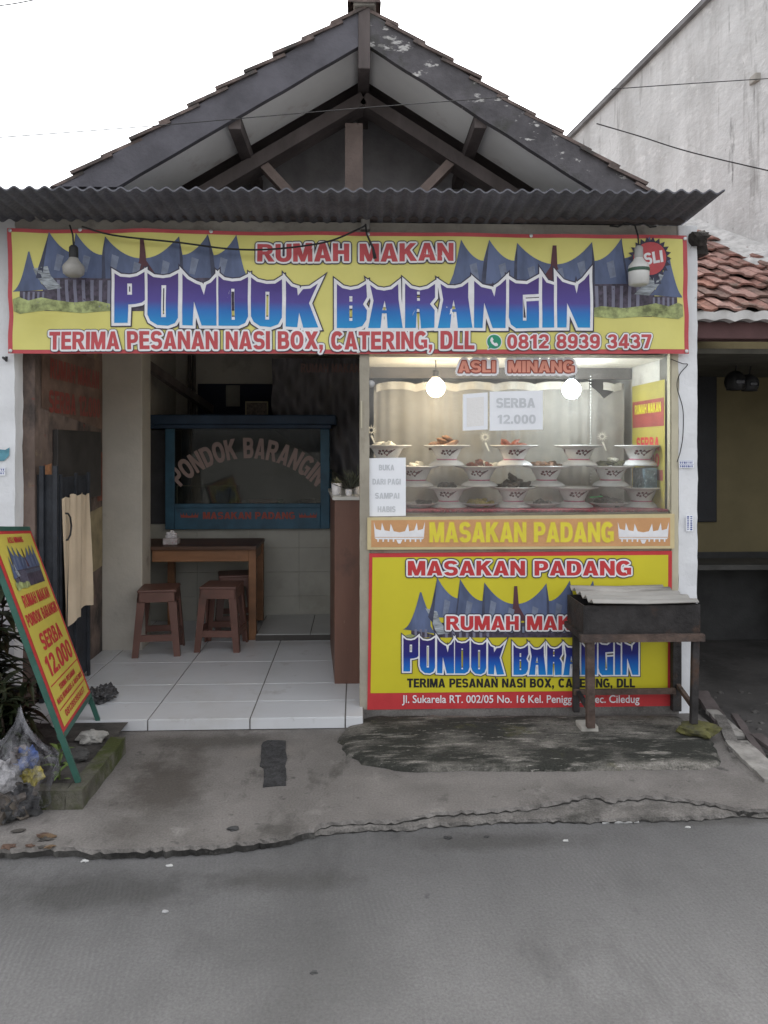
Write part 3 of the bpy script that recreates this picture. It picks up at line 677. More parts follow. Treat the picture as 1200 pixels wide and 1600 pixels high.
# ------------------------------------------------------------------ display window of the shop
dx0, dx1, dx2 = at(562, 800).x, at(577, 800).x, at(1048, 800).x
case = thing('display_window', 'built-in glass food display window with beige posts and a shelf of white bowls', 'display window', ((dx0 + xr0) / 2, 0, 0))
D = lambda name, bm, mat, sm=False: fin(name, bm, mat, case, sm)
ztop, zsh = 2.035, at(600, 801).z
D('post', rough_box(b := B(), dx0, dx1, -.015, .06, .03, ztop, amp=.003, cut=.06, seed=9) or b, m_postp)
D('post', box(B(), dx2, xr0, -.012, .05, .03, ztop, .003), m_cream)
D('side_board', box(B(), dx0 + .002, dx0 + .03, .06, .52, .03, zsh - .03), m_postp)
D('front_board', box(B(), dx1, dx2, .0, .03, .05, zsh - .02), m_postp)
D('shelf', box(B(), dx1, 1.755, .012, .66, zsh - .02, zsh - .004), M('shelf_board', (.30, .26, .2), .7))
D('table_runner', (lambda b: (box(b, dx1 + .012, dx2 - .004, .014, .6, zsh - .002, zsh + .012, .004), b)[1])(B()), M('red_patterned_cloth', (.26, .035, .06), .8, .5, 60, .3, 90, dirt=[((.45, .32, .34), 70, .6, .65)]))
D('glass', box(B(), dx1 - .004, dx2 + .004, .004, .009, zsh - .01, ztop), glass_mat('display_glass', (.95, .96, .95), 1.2, .03, .12))
D('inner_fascia', box(B(), dx1, 1.75, .56, .6, 1.93, 2.0), M('dark_fascia_board', (.10, .09, .085), .8))
D('canopy_board', box(B(), dx1, 1.75, .05, .62, 2.0, 2.02), M('pale_board', (.62, .58, .5), .7, .05))
D('lower_stay', beam(B(), (dx0 + .01, -.02, 1.6), (dx0 + .01, -.02, 1.75), .012, .008), m_cream)
# ------------------------------------------------------------------ signs
def wrinkle(x, z):
    g = 0.0
    for (kx, kz, a, ph) in ((5.2, 9.5, .007, .3), (-6.5, 12.0, .006, 1.7), (11, 21, .0042, 2.2), (2.1, 3.0, .009, .9), (-15, 24, .0028, .5), (7, 34, .0022, 1.1)):
        g += a * math.sin(kx * x * 1.3 + kz * z + ph + 1.2 * math.sin(1.7 * x + ph))
    return g * (0.45 + .55 * abs(noise.noise(Vector((x * 1.3, z * 2, 4)))) * 2)
YBN = -.055
def bmap(u, v, l):
    p = at(u, v, YBN); return p + Vector((0, -l + wrinkle(p.x, p.z), 0))
def grid(mp, c, nu, nv, layer):
    """bilinear grid between sheet corners c (tl, tr, br, bl)"""
    bm = B(); V = []
    for j in range(nv + 1):
        row = []
        for i in range(nu + 1):
            s, t = i / nu, j / nv
            u = (c[0][0] * (1 - s) + c[1][0] * s) * (1 - t) + (c[3][0] * (1 - s) + c[2][0] * s) * t
            v = (c[0][1] * (1 - s) + c[1][1] * s) * (1 - t) + (c[3][1] * (1 - s) + c[2][1] * s) * t
            row.append(bm.verts.new(mp(u, v, layer)))
        V.append(row)
    for j in range(nv):
        for i in range(nu): bm.faces.new((V[j][i], V[j][i + 1], V[j + 1][i + 1], V[j + 1][i]))
    return bm
c0 = at(543, 552, YBN)
banner = thing('banner', 'long yellow vinyl banner with red border and shop name hung across the house front', 'banner', (c0.x, YBN, c0.z))
BC = [(12, 357), (1073, 368), (1076, 553), (12, 552)]
BI = [(19, 363), (1066, 374), (1069, 546), (19, 546)]
fin('red_border', grid(bmap, BC, 130, 24, 0.0), m_bred, banner, True)
fin('yellow_field', grid(bmap, BI, 130, 24, .0015), m_yel, banner, True)
MX = 14
ident = lambda x, y: (x, y)
clipx = lambda x, y: (max(x, 20.0), y)
picture(bmap, clipx, PIC, banner, .003, MX)
picture(bmap, lambda x, y: (min(1089 - x, 1066.0), y + 9), PIC, banner, .003, MX)
bz0, bz1 = at(540, 515, YBN).z, at(540, 430, YBN).z
m_grad = gradient_print('blue_violet_ink', bz0, bz1, [(0, (.02, .30, .62)), (.32, (.03, .17, .50)), (.5, (.09, .07, .30)), (1, (.075, .04, .17))])
name_part(bmap, lambda x, y: (x, y), (m_dink, m_wink, m_grad), banner, 4.6, 6.4, .0062, MX)
OUTL = lambda a, b, fillm, l0: [(b, m_dink, l0), (a, m_wink, l0 + .0012), (0, fillm, l0 + .0024)]
text_part('heading', 'RUMAH MAKAN', bmap, (402, 381, 708, 409), OUTL(.10, .16, m_bred, .0062), banner, MX, bold=.035)
text_part('order_line', 'TERIMA PESANAN NASI BOX, CATERING, DLL', bmap, (76, 518, 741, 546), OUTL(.11, .15, m_bred, .0062), banner, MX, bold=.035)
text_part('phone_number', '0812 8939 3437', bmap, (792, 523, 1016, 545), OUTL(.11, .15, m_bred, .0062), banner, MX, bold=.035)
def circ(cx, cy, rx, ry=None, n=28, a0=0): return [(cx + rx * math.cos(a0 + 2 * math.pi * k / n), cy + (ry or rx) * math.sin(a0 + 2 * math.pi * k / n)) for k in range(n)]
b = B(); poly_into(b, circ(772, 534, 12.5) , bmap, .0035, mx=MX); poly_into(b, [(761, 547.5), (764, 538), (770, 544)], bmap, .0035); fin('chat_badge_rim', b, m_wink, banner)
b = B(); poly_into(b, circ(772, 534, 11), bmap, .0047, mx=MX); poly_into(b, [(762.5, 545.5), (764.5, 539), (769, 543)], bmap, .0047); fin('chat_badge', b, print_mat('green_ink', (.03, .27, .16)), banner)
b = B(); poly_into(b, [(767, 528), (769, 527), (771, 531), (769.5, 533), (772.5, 536.5), (775, 535.5), (778, 538), (777, 541), (773, 541), (768, 537), (765.5, 532)], bmap, .0059); fin('chat_badge_handset', b, m_wink, banner)
star = []
for k in range(44): r_ = 27 if k % 2 else 34; star.append((1014 + r_ * math.cos(k * math.pi / 22), 405 + r_ * math.sin(k * math.pi / 22)))
b = B(); poly_into(b, star, bmap, .0062, mx=MX); fin('star_badge_edge', b, m_dink, banner)
b = B(); poly_into(b, circ(1014, 405, 25.5), bmap, .0074, mx=MX); fin('star_badge', b, m_bred, banner)
def tilt(cx, cy, a): return lambda u, v: (cx + (u - cx) * math.cos(a) - (v - cy) * math.sin(a), cy + (u - cx) * math.sin(a) + (v - cy) * math.cos(a))
text_part('badge_lettering', 'ASLI', bmap, (990, 396, 1034, 414), [(0, m_wink, .0086)], banner, MX, warp=tilt(1012, 405, -.18))
b = B()
for u, v in ((17, 361), (125, 359), (330, 362), (575, 366), (830, 368), (1070, 373), (1072, 549), (16, 548), (560, 549)):
    b = B(); lathe(b, [(.0, 0), (.010, 0), (.010, .003), (.004, .004), (0, .004)], (0, 0, 0), 12)
    q = bmap(u, v, .003); bmesh.ops.transform(b, matrix=Matrix.Translation(q) @ Matrix.Rotation(R(90), 4, 'X'), verts=b.verts)
    fin('eyelet', b, M('dull_steel', (.5, .5, .5), .35, metal=.9), banner)

# lower yellow panel sign
YP = -.022
pmap = lambda u, v, l: at(u, v, YP) + Vector((0, -l, 0))
def quadface(mp, c, l, th=0):
    bm = B(); q = [mp(u, v, l) for u, v in c]
    if th:
        n_ = (q[1] - q[0]).cross(q[3] - q[0]).normalized(); d_ = mp(c[0][0], c[0][1], l + 1) - q[0]
        if n_.dot(d_) > 0: n_ = -n_
        return prism(bm, q, n_ * th)
    bm.faces.new([bm.verts.new(p) for p in q]); return bm
pc = at(812, 1107, YP)
panel = thing('panel_sign', 'large yellow menu panel with red border, house picture and address below the display window', 'sign', (pc.x, YP, pc.z))
PC = [(577, 865), (1050, 861), (1049, 1103), (574, 1109)]
b = quadface(pmap, PC, 0, .018); fin('red_board', b, m_red, panel)
fin('yellow_field', quadface(pmap, [(582, 871), (1044, 867), (1043, 1078), (579, 1083)], .001), m_yel2, panel)
ptf = lambda x, y: (683 + .828 * (x - 75), 903 + (y - 362) * 1.02 - (x - 225) * .004)
b_tf = lambda x, y: (max(630, ptf(x, y)[0]) + 0, ptf(x, y)[1])
def phouse(x, y):
    u, v = 683 + .828 * (x - 75), 903 + (y - 362) * .97
    if x < 62: u = 683 + (x - 62) * 1.05 - 8; v = 926 + (y - 394) * .92
    return (u, min(v, 996))
picture(pmap, phouse, PIC, panel, .002)
pz0, pz1 = at(812, 1056, YP).z, at(812, 995, YP).z
m_grad2 = gradient_print('blue_navy_ink', pz0, pz1, [(0, (.01, .24, .62)), (.35, (.012, .10, .45)), (.55, (.02, .025, .20)), (1, (.035, .018, .12))])
name_part(pmap, lambda x, y: (630 + (x - 179) * (997 - 630) / (921 - 179), 996 + (y - 428) * (1054 - 996) / (513 - 428)), (m_dink, m_wink, m_grad2), panel, 2.4, 3.7, .0052)
text_part('heading', 'MASAKAN PADANG', pmap, (637, 876, 986, 899), OUTL(.11, .18, m_red, .0052), panel, bold=.04)
text_part('subheading', 'RUMAH MAKAN', pmap, (697, 962, 938, 984), OUTL(.11, .18, m_red, .0052), panel, bold=.04)
text_part('order_line', 'TERIMA PESANAN NASI BOX, CATERING, DLL', pmap, (636, 1060, 992, 1074), [(0, print_mat('black_ink', (.02, .02, .022)), .0022)], panel, bold=.02)
text_part('address', 'Jl. Sukarela RT. 002/05 No. 16 Kel. Peniggilan Kec. Ciledug', pmap, (628, 1086, 999, 1098), [(0, m_wink, .0022)], panel, bold=.012)

# orange plank sign over it
YK = -.028
kmap = lambda u, v, l: at(u, v, YK) + Vector((0, -l, 0))
kc = at(812, 858, YK)
plank = thing('plank_sign', 'narrow orange board with yellow lettering between two white roof emblems under the glass', 'sign', (kc.x, YK, kc.z))
fin('cream_board', quadface(kmap, [(574, 809), (1054, 803), (1054, 857), (574, 859)], 0, .022), M('cream_board', (.60, .50, .28), .6, .06), plank)
fin('orange_field', quadface(kmap, [(580, 813), (1047, 809), (1047, 853), (580, 855)], .001), M('faded_orange', (.58, .31, .14), .6, .08, 8), plank)
text_part('lettering', 'MASAKAN PADANG', kmap, (671, 816, 959, 847), [(.05, print_mat('orange_edge_ink', (.62, .36, .12)), .002), (0, print_mat('lemon_ink', (.72, .62, .06)), .0032)], plank, bold=.055)
def emblem(cx, cy, w_, h):
    f = lambda l: [(cx + x * w_ / 2, cy - y * h) for x, y in l]
    return [f([(-1, 1), (-.92, .62), (-.72, .55), (-.68, .95), (-.58, .55), (-.38, .5), (-.34, .9), (-.22, .5), (0, .44), (.22, .5), (.34, .9), (.38, .5), (.58, .55), (.68, .95), (.72, .55), (.92, .62), (1, 1), (.96, .2), (-.96, .2)]),
            f([(-.98, .17), (.98, .17), (.9, .08), (-.9, .08)])] + [f([(x, .09), (x + .06, .09), (x + .06, -.05), (x, -.05)]) for x in (-.86, -.66, -.46, -.26, .2, .4, .6, .8)] + [f([(-.12, .06), (.12, .06), (.05, -.14), (-.05, -.14)])]
for cx in (624, 1005):
    b = B()
    for j, q in enumerate(emblem(cx, 845, 80, 30)): poly_into(b, q, kmap, .002 + j * 2e-5)
    fin('roof_emblem', b, m_wink, plank)

# glass lettering
YG = .0035
gmap = lambda u, v, l: at(u, v, YG) + Vector((0, -l, 0))
gs = thing('lettering_sign', 'pink cut-out lettering strip reading ASLI MINANG at the top of the display glass', 'sign', at(806, 586, YG))
text_part('lettering', 'ASLI  MINANG', gmap, (716, 564, 897, 582), [(.30, m_wink, .0005), (.10, print_mat('brown_ink', (.30, .07, .05)), .0017), (0, print_mat('pink_ink', (.72, .30, .22)), .0029)], gs, bold=.05)

# paper sheets on the glass
def paper(name, label, c, extra=(), group='paper sheets stuck to the display glass'):
    t = thing(name, label, 'paper sheet', gmap((c[2][0] + c[3][0]) / 2, c[3][1], 0), group)
    fin('sheet', quadface(gmap, c, .001, .0006), m_paper, t)
    for nm, s, r_, mt in extra: text_part(nm, s, gmap, r_, [(0, mt, .0026)], t, bold=.02)
    return t
paper('price_sheet', 'white sheet with pale price lettering, right one of the pair high on the glass', [(765, 612), (848, 610), (848, 671), (765, 673)], [('lettering', 'SERBA', (775, 622, 836, 637), m_faint), ('price', '12.000', (777, 648, 837, 662), m_faint)])
pq = paper('payment_sheet', 'small portrait white sheet in a clear sleeve beside the price sheet', [(723, 616), (762, 613), (762, 671), (723, 673)])
fin('inner_slip', quadface(gmap, [(729, 622), (756, 620), (756, 665), (729, 667)], .0022), M('slip_paper', (.80, .79, .78), .6, .02), pq)
paper('notice_sheet', 'pale blue-white sheet with faded lettering taped low at the left of the glass', [(574, 716), (634, 715), (634, 806), (575, 807)], [('lettering', s, r_, m_faint) for s, r_ in (('BUKA', (592, 726, 616, 735)), ('DARI PAGI', (582, 748, 626, 757)), ('SAMPAI', (586, 770, 624, 779)), ('HABIS', (590, 791, 618, 800)))])

# short cable ties from the banner corners
# A-frame board
m_green = M('green_painted_steel', (.035, .11, .085), .45, .15, 10, .1, 60)
m_boardy = M('yellow_board_print', (.62, .52, .09), .5, .06, 4, .03)
near, far = atz(128, 1218, .08), atz(163, 1143, .0)
e = far - near; LW = e.length; ed = e.normalized()
lean = Vector((-ed.y, ed.x, 0)).normalized()
if lean.x > 0: lean = -lean
dd = ray(46, 826); A_ = Matrix((( dd.x, -lean.x, 0), (dd.y, -lean.y, 0), (dd.z, -lean.z, -1)))
sol = A_.inverted() @ (far - CAM); T_ = lean * sol[1] + Vector((0, 0, sol[2]))
nrm = ed.cross(T_).normalized()
if nrm.x < 0: nrm = -nrm
def amap(u, v, l): return near + e * u + T_ * (1 - v * .815) + nrm * l
af = thing('sandwich_board', 'leaning yellow sandwich board in a green steel frame with price lettering, at the left', 'sandwich board', near)
fin('board', quadface(lambda u, v, l: amap(u, v, l), [(-.02, 0), (1.02, 0), (1.02, 1), (-.02, 1)], .0, .008), m_red, af)
fin('yellow_field', quadface(amap, [(.035, .028), (.965, .028), (.965, .972), (.035, .972)], .0015), m_boardy, af)
AR = [('heading', 'ASLI MINANG', (.30, .045, .68, .075)), ('title', 'RUMAH MAKAN', (.14, .335, .86, .395)), ('title', 'PONDOK BARANGIN', (.07, .425, .93, .485)), ('offer', 'SERBA', (.2, .535, .8, .62)), ('price', '12.000', (.12, .645, .9, .745)),
      ('order_line', 'TERIMA PESANAN', (.24, .80, .76, .828)), ('order_line', 'NASI BUNGKUS & NASI BOX', (.08, .845, .94, .873)), ('phone_number', '081289393437', (.16, .918, .84, .95))]
for nm, s, r_ in AR: text_part(nm, s, amap, r_, [(0, m_red, .003)], af, bold=.03)
for v in (.775, .895): fin('rule_line', poly_into(B(), [(.06, v), (.95, v), (.95, v + .006), (.06, v + .006)], amap, .003), m_red, af)
picture(amap, lambda x, y: (.12 + (min(x, 390) - 20) / 370 * .78, .085 + (y - 362) / 125 * .22), PIC, af, .003)
for s in (0, 1):
    p0 = near + e * (s * 1.04 - .02) - nrm * .012; fin('front_leg', beam(B(), p0, p0 + T_ * 1.01, .022, .022, up=nrm), m_green, af)
for v in (0, 1.0): fin('frame_rail', beam(B(), amap(-.02, v, -.014), amap(1.02, v, -.014), .022, .03, up=nrm), m_green, af)
for s in (0, 1):
    b = B(); tp = near + e * s + T_ - nrm * .03; bt = near + e * s + lean * (2 * sol[1] + .05); bt.z = .0; beam(b, tp, bt, .02, .02); fin('rear_leg', b, m_green, af)

# ------------------------------------------------------------------ inside the display window
cur = B(); yc = .52; cx0, cx1 = at(584, 700, yc).x, at(975, 700, yc).x
prev = None; N_ = 240
for i in range(N_ + 1):
    s = i / N_; x = cx0 + (cx1 - cx0) * s; px = 584 + 391 * s
    yy = yc + .0035 * math.sin(s * 60 + 3 * math.sin(s * 9)) + .003 * math.sin(s * 130 + 2 * math.sin(s * 23))
    sag = abs(math.sin(s * 6.2 * math.pi)) ** .6
    zt = at(px, 603 - 5 * sag if s < .86 else (603 - 5 * sag) + (24 * (1 - abs((s - .92) / .07)) if abs(s - .92) < .07 else 0), yc).z
    zb = at(px, 797, yc).z
    ring = [cur.verts.new((x, yy * (1 - k / 10 * .0) + .004 * math.sin(k + s * 40), zt + (zb - zt) * k / 10)) for k in range(11)]
    if prev:
        for k in range(10): cur.faces.new((prev[k], prev[k + 1], ring[k + 1], ring[k]))
    prev = ring
curtain = fin('curtain', cur, M('sheer_beige_curtain', (.29, .272, .245), .9, .07, 8, .1, 120, trans=.3), None, True)
tag(curtain, 'sheer beige gathered curtain hanging behind the rows of white bowls', 'curtain')
val = B(); prev = None
for i in range(121):
    s = i / 120; px = 588 + 384 * s
    sag = abs(math.sin(s * 6.2 * math.pi)) ** .6
    top = 601 - 5 * sag
    ring = [val.verts.new(at(px, top, yc - .022) + Vector((0, .006 * math.sin(s * 90), 0))), val.verts.new(at(px, top + 12, yc - .026) + Vector((0, .008 * math.sin(s * 90), 0)))]
    if prev and not (.87 < s < .93): val.faces.new((prev[0], prev[1], ring[1], ring[0]))
    prev = ring
fin('ruffle', val, M('ruffle_cloth', (.50, .47, .42), .9, .05, 8, 0, trans=.3), curtain, True)
for px, py in ((758, 683), (941, 682), (580, 672)):
    b = B(); ymap = plane_map(yc - .03)
    for k in range(12):
        a = k * 2 * math.pi / 12; poly_into(b, [(px + 3 * math.cos(a - .25), py + 3 * math.sin(a - .25)), (px + 10 * math.cos(a), py + 9 * math.sin(a)), (px + 3 * math.cos(a + .25), py + 3 * math.sin(a + .25))], ymap, k * 2e-5)
    poly_into(b, [(px + 2, py + 8), (px + 7, py + 22), (px + 5, py + 22), (px - 1, py + 9)], ymap, .0005)
    fin('lace_flower', b, M('lace_thread', (.62, .58, .50), .9, .05, 8, 0), curtain)
b = B()
for k in range(34):
    q = at(923, 588 + k * 5.0, .3); bmesh.ops.create_icosphere(b, subdivisions=1, radius=.0045, matrix=Matrix.Translation(q))
tag(fin('bead_string', b, M('clear_bead', (.5, .5, .48), .2), None, True), 'string of small clear beads hanging before the curtain', 'bead string')
q = at(580, 600, .012); b = B(); lathe(b, [(0, 0), (.02, 0), (.02, .012), (.012, .02), (0, .02)], (0, 0, 0), 16); bmesh.ops.transform(b, matrix=Matrix.Translation(q) @ Matrix.Rotation(R(90), 4, 'X'), verts=b.verts)
tag(fin('suction_hook', b, M('grey_plastic', (.45, .45, .45), .3), None, True), 'small round grey suction hook in the upper left corner of the display', 'hook')

# side poster inside the display
xs_ = 1.754
def smap(u, v, l):   # u: 0 near the glass .. 1 deep ; v in photograph rows at the glass plane
    return Vector((xs_ - l, .05 + u * .5, at(1045, v, .02).z))
po = thing('wall_poster', 'yellow and red price poster on the right side wall of the display', 'poster', smap(.5, 790, 0))
b = B(); poly_into(b, [(0, 592), (1, 592), (1, 800), (0, 800)], smap, .001); fin('sheet', b, M('shaded_yellow_poster', (.40, .34, .07), .6, .1, 6), po)  # yellow darkened in the colour to suggest the shaded side wall
b = B(); poly_into(b, [(.02, 620), (.98, 620), (.98, 665), (.02, 665)], smap, .002); poly_into(b, [(.05, 735), (.98, 735), (.98, 752), (.05, 752)], smap, .00205); fin('red_band', b, M('dull_red_poster', (.30, .06, .05), .6, .15, 8), po)
flip = lambda u, v: (1 - u, v)
text_part('lettering', 'RUMAH MAKAN', smap, (.1, 626, .9, 642), [(0, m_yel2, .003)], po, warp=flip); text_part('lettering', 'SERBA', smap, (.15, 682, .85, 704), [(0, m_red, .002)], po, warp=flip)
text_part('lettering', '12.000', smap, (.15, 709, .85, 730), [(0, m_red, .002)], po, warp=flip)
b = B(); box(b, 1.66, 1.742, .12, .3, at(1030, 764, .2).z, at(1030, 731, .2).z, .008)
tag(fin('patterned_box', b, M('blue_marbled_card', (.10, .16, .20), .5, .4, 30, .1, dirt=[((.45, .55, .6), 45, .55, .65)])), 'blue marbled card box standing at the right end of the display', 'box')

# bowls, plates and food
K = .0037
bowl_prof = [(0, .006), (.094, 0), (.102, .002), (.100, .008), (.090, .018), (.074, .027), (.057, .034), (.054, .040), (.060, .052), (.083, .098), (.089, .104), (.128, .114), (.131, .118), (.126, .121), (.095, .114), (.07, .094), (.04, .083), (0, .08)]
def make_bowl():
    t = thing('serving_bowl', 'x', 'bowl')
    b = B(); lathe(b, bowl_prof, (0, 0, 0), 40); fin('body', b, m_porc, t, True)
    b = B(); lathe(b, [(.0565, .030), (.0590, .033), (.0570, .041), (.0545, .0415)], (0, 0, 0), 40); fin('painted_band', b, M('rose_glaze', (.42, .12, .18), .3, .25, 60, 0), t, True)
    b = B()
    def cone(a, h): r_ = .060 + (h - .052) / .046 * .023 + .0012; return Vector((r_ * math.sin(a), -r_ * math.cos(a), h))
    for a0 in (0, 2.1, 4.2):
        ell = lambda cx, cy, rx, ry, n=10: [(cx + rx * math.cos(6.2832 * k / n), cy + ry * math.sin(6.2832 * k / n)) for k in range(n)]
        for pl in (ell(.02, .076, .24, .011), [(.15, .070), (.34, .078), (.62, .097), (.55, .099), (.42, .094), (.30, .092), (.12, .085)], ell(-.22, .089, .09, .006), ell(-.46, .086, .11, .008), ell(-.58, .074, .10, .007), ell(-.38, .070, .10, .006), [(-.12, .082), (.0, .096), (.10, .093), (.06, .083)], [(-.05, .060), (.1, .058), (.12, .067), (.0, .068)]):
            ts = tessellate_polygon([[Vector((x, y, 0)) for x, y in pl]]); vv = [b.verts.new(cone(a0 + x, y)) for x, y in pl]
            for q in ts: b.faces.new([vv[i] for i in q])
    fin('painted_bird', b, M('dark_red_glaze', (.06, .022, .035), .35, .6, 80, 0, col2=(.20, .06, .08)), t)
    b = B(); lathe(b, [(.1285, .1158), (.1318, .1165), (.1322, .1195), (.128, .1218)], (0, 0, 0), 40); fin('rim', b, M('rim_glaze', (.60, .58, .57), .25, .03), t, True)
    return t
def copy_tree(o, parent=None):
    c = o.copy(); COL.objects.link(c)
    if parent: c.parent = parent
    for ch in list(o.children): copy_tree(ch, c)
    return c
YB_ = .24
B0 = make_bowl(); used = [0]
def bowl(px, py, label, sc=1.0, y=YB_):
    o = B0 if not used[0] else copy_tree(B0); used[0] = 1
    q = at(px, py, y); o.location = q; o.rotation_euler = (0, 0, random.uniform(-.25, .25)); o['label'] = label; o['group'] = 'footed white serving bowls'
    kk = random.uniform(1.03, 1.11); o.scale = (kk, kk, 1.0); return q
bots = [(701, 'brown scraps of stew'), (802, 'a dark heap of fried meat'), (897, 'nothing showing over its rim'), (1002, 'a plain rim at the far right end')]
zt0 = zsh + .012
rows = []
pyb = lambda px: HOR - (zt0 - CAM_H) / ((at(px, 700, YB_) - CAM).y) * F
for i, (px, d) in enumerate(bots): bowl(px, pyb(px) , '%s white bowl of the bottom row, with %s' % (('leftmost', 'second', 'third', 'rightmost')[i], d))
HB = .121
def up(px, py, h): return HOR - ((at(px, py, YB_).z + h) - CAM_H) / ((at(px, 700, YB_) - CAM).dot(Vector((-_sy * 0 + _sy, _cy, 0)))) * F
mids = [(650, 'half hidden by the notice sheet'), (749, 'heaped with red chilli and white rice cake'), (854, 'heaped with brown fried chicken'), (954, 'heaped with dark greens and egg')]
tops = [(605, 'at the left end above the notice sheet'), (698, 'heaped with long brown fried fish'), (803, 'with a little red fried meat'), (904, 'with an empty flat rim'), (1000, 'at the right end before the poster')]
zm, zt_ = zt0 + HB, zt0 + 2 * HB
def pyz(px, z): p = at(px, 700, YB_); return HOR - (z - CAM_H) / ((p - CAM).dot(Vector((_sy, _cy, 0)))) * F
for px, d in mids: bowl(px, pyz(px, zm), 'footed white bowl of the middle row, %s' % d)
for px, d in tops: bowl(px, pyz(px, zt_), 'footed white bowl of the top row, %s' % d)
FOODC = {'fried': M('fried_brown', (.13, .06, .028), .6, .45, 60, .5, 80), 'dark': M('dark_stew', (.05, .03, .02), .5, .5, 60, .5, 80), 'red': M('chilli_red', (.20, .05, .025), .5, .45, 60, .4, 80), 'rice': M('white_cracker', (.62, .58, .5), .7, .1, 60, .4, 80), 'yellow': M('yellow_curry', (.34, .26, .08), .5, .4, 60, .4, 80), 'green': M('dark_green_leaf', (.07, .07, .025), .5, .5, 60, .4, 80)}
def food(px, z, kind, label, n=9, spread=.075, hgt=.03, long=1.6, base=.0, y=YB_):
    q = at(px, pyz(px, z), y); q.z = z; b = B(); rnd = random.Random(int(px * 7 + z * 100))
    for k in range(n):
        a = rnd.uniform(0, 6.28); d = spread * math.sqrt(rnd.random()); r_ = rnd.uniform(.014, .022)
        h = hgt * (1 - d / spread) * rnd.uniform(.4, 1.1)
        blob(b, q + Vector((d * math.cos(a), d * math.sin(a), r_ * .5 + h)), r_, (long * rnd.uniform(.7, 1.3), 1, .8), 2, .5, 2.5, k, Matrix.Rotation(rnd.uniform(-1, 1), 3, 'Z') @ Matrix.Rotation(rnd.uniform(-.7, .7), 3, 'Y'))
    tag(fin('food_heap', b, FOODC[kind], None, True), label, 'food', 'food heaped on the bowls and plates')
r1, r2, r3 = zt0 + .112, zm + .112, zt_ + .112
food(698, r3, 'fried', 'long brown fried fish piled on a bowl of the top row', 9, .07, .045, 2.4); food(803, r3, 'red', 'few reddish fried strips on a bowl of the top row', 6, .05, .016, 2.0)
food(605, r3, 'rice', 'white crackers on the leftmost bowl of the top row', 7, .06, .008)
food(749, r2, 'red', 'red chilli relish heaped in a middle row bowl', 9, .06, .03); food(768, r2, 'rice', 'pale rice cake beside the red chilli relish', 4, .035, .008)
food(854, r2, 'fried', 'brown fried chicken pieces heaped in a middle row bowl', 12, .085, .03); food(954, r2, 'green', 'dark green leaves heaped in the right bowl of the middle row', 12, .08, .03); food(958, r2 + .03, 'rice', 'pale boiled egg halves on top of the dark green leaves', 3, .03, .004, 1)
food(701, r1, 'dark', 'dark stewed scraps in the left bowl of the bottom row', 6, .09, .012); food(802, r1, 'dark', 'big dark heap of fried meat in a bottom row bowl', 17, .085, .06); food(655, r2, 'rice', 'pale food in the bowl beside the notice sheet', 5, .07, .006)
plate0 = None
for px, kind, lab, n in ((655, 'dark', 'brown', 4), (750, 'yellow', 'yellow', 11), (846, 'dark', 'dark red', 4), (952, 'dark', 'dark heaped', 16)):
    q = at(px, pyz(px, zt0), YB_ - .02); q.z = zt0
    b = B(); lathe(b, [(0, .004), (.055, 0), (.06, .003), (.11, .022), (.113, .026), (.108, .026), (.06, .010), (0, .009)], (0, 0, 0), 36)
    o = fin('plate', b, m_porc, None, True, base=False); o.location = q
    tag(o, 'white plate of %s food on the red cloth between bottom row bowls' % lab, 'plate', 'white plates on the red cloth')
    food(px, zt0 + .012, kind, '%s food lying on a plate on the red cloth' % lab, n, .07, .035 if n > 10 else .012, y=YB_ - .02)
b = B(); p0, p1 = at(922, 777, .15), at(938, 776, .15); beam(b, p0, p1 + Vector((.02, .03, .0)), .012, .006)
tag(fin('spoon_handle', b, M('green_plastic', (.12, .5, .2), .4)), 'green plastic spoon handle sticking out at the lower right bowls', 'spoon')

# lit bulbs in the display
def lit_bulb(px, py, col, st, watt, label, nm):
    q = at(px, py, .17); t = thing('light_bulb', label, 'light bulb', q, 'glowing bulbs inside the display')
    b = B(); lathe(b, [(0, -.058), (.028, -.052), (.048, -.03), (.055, -.002), (.046, .026), (.028, .046), (.018, .055)], q, 24); gl = fin('globe', b, emit_mat(nm, col, st), t, True)
    b = B(); lathe(b, [(.016, .055), (.02, .06), (.02, .095), (.012, .10), (0, .10)], q, 16); fin('socket', b, m_black, t, True)
    fin('cord', tube(B(), [q + Vector((0, 0, .1)), q + Vector((0, .01, .2)), Vector((q.x, q.y + .02, 2.0))], .003, 6), m_black, t)
    l = bpy.data.lights.new('bulb_light', 'POINT'); l.energy = watt; l.color = col; l.shadow_soft_size = .05
    lo = bpy.data.objects.new('bulb_light', l); COL.objects.link(lo); lo.parent = t; lo.location = (0, -.0, -.115)
lit_bulb(681, 605, (1, .86, .64), 11, 2.3, 'warm glowing bulb in the display, left one of the two', 'warm_bulb')
lit_bulb(893, 608, (.86, .95, 1), 12, 2.6, 'cold white glowing bulb in the display, right one of the two', 'cold_bulb')
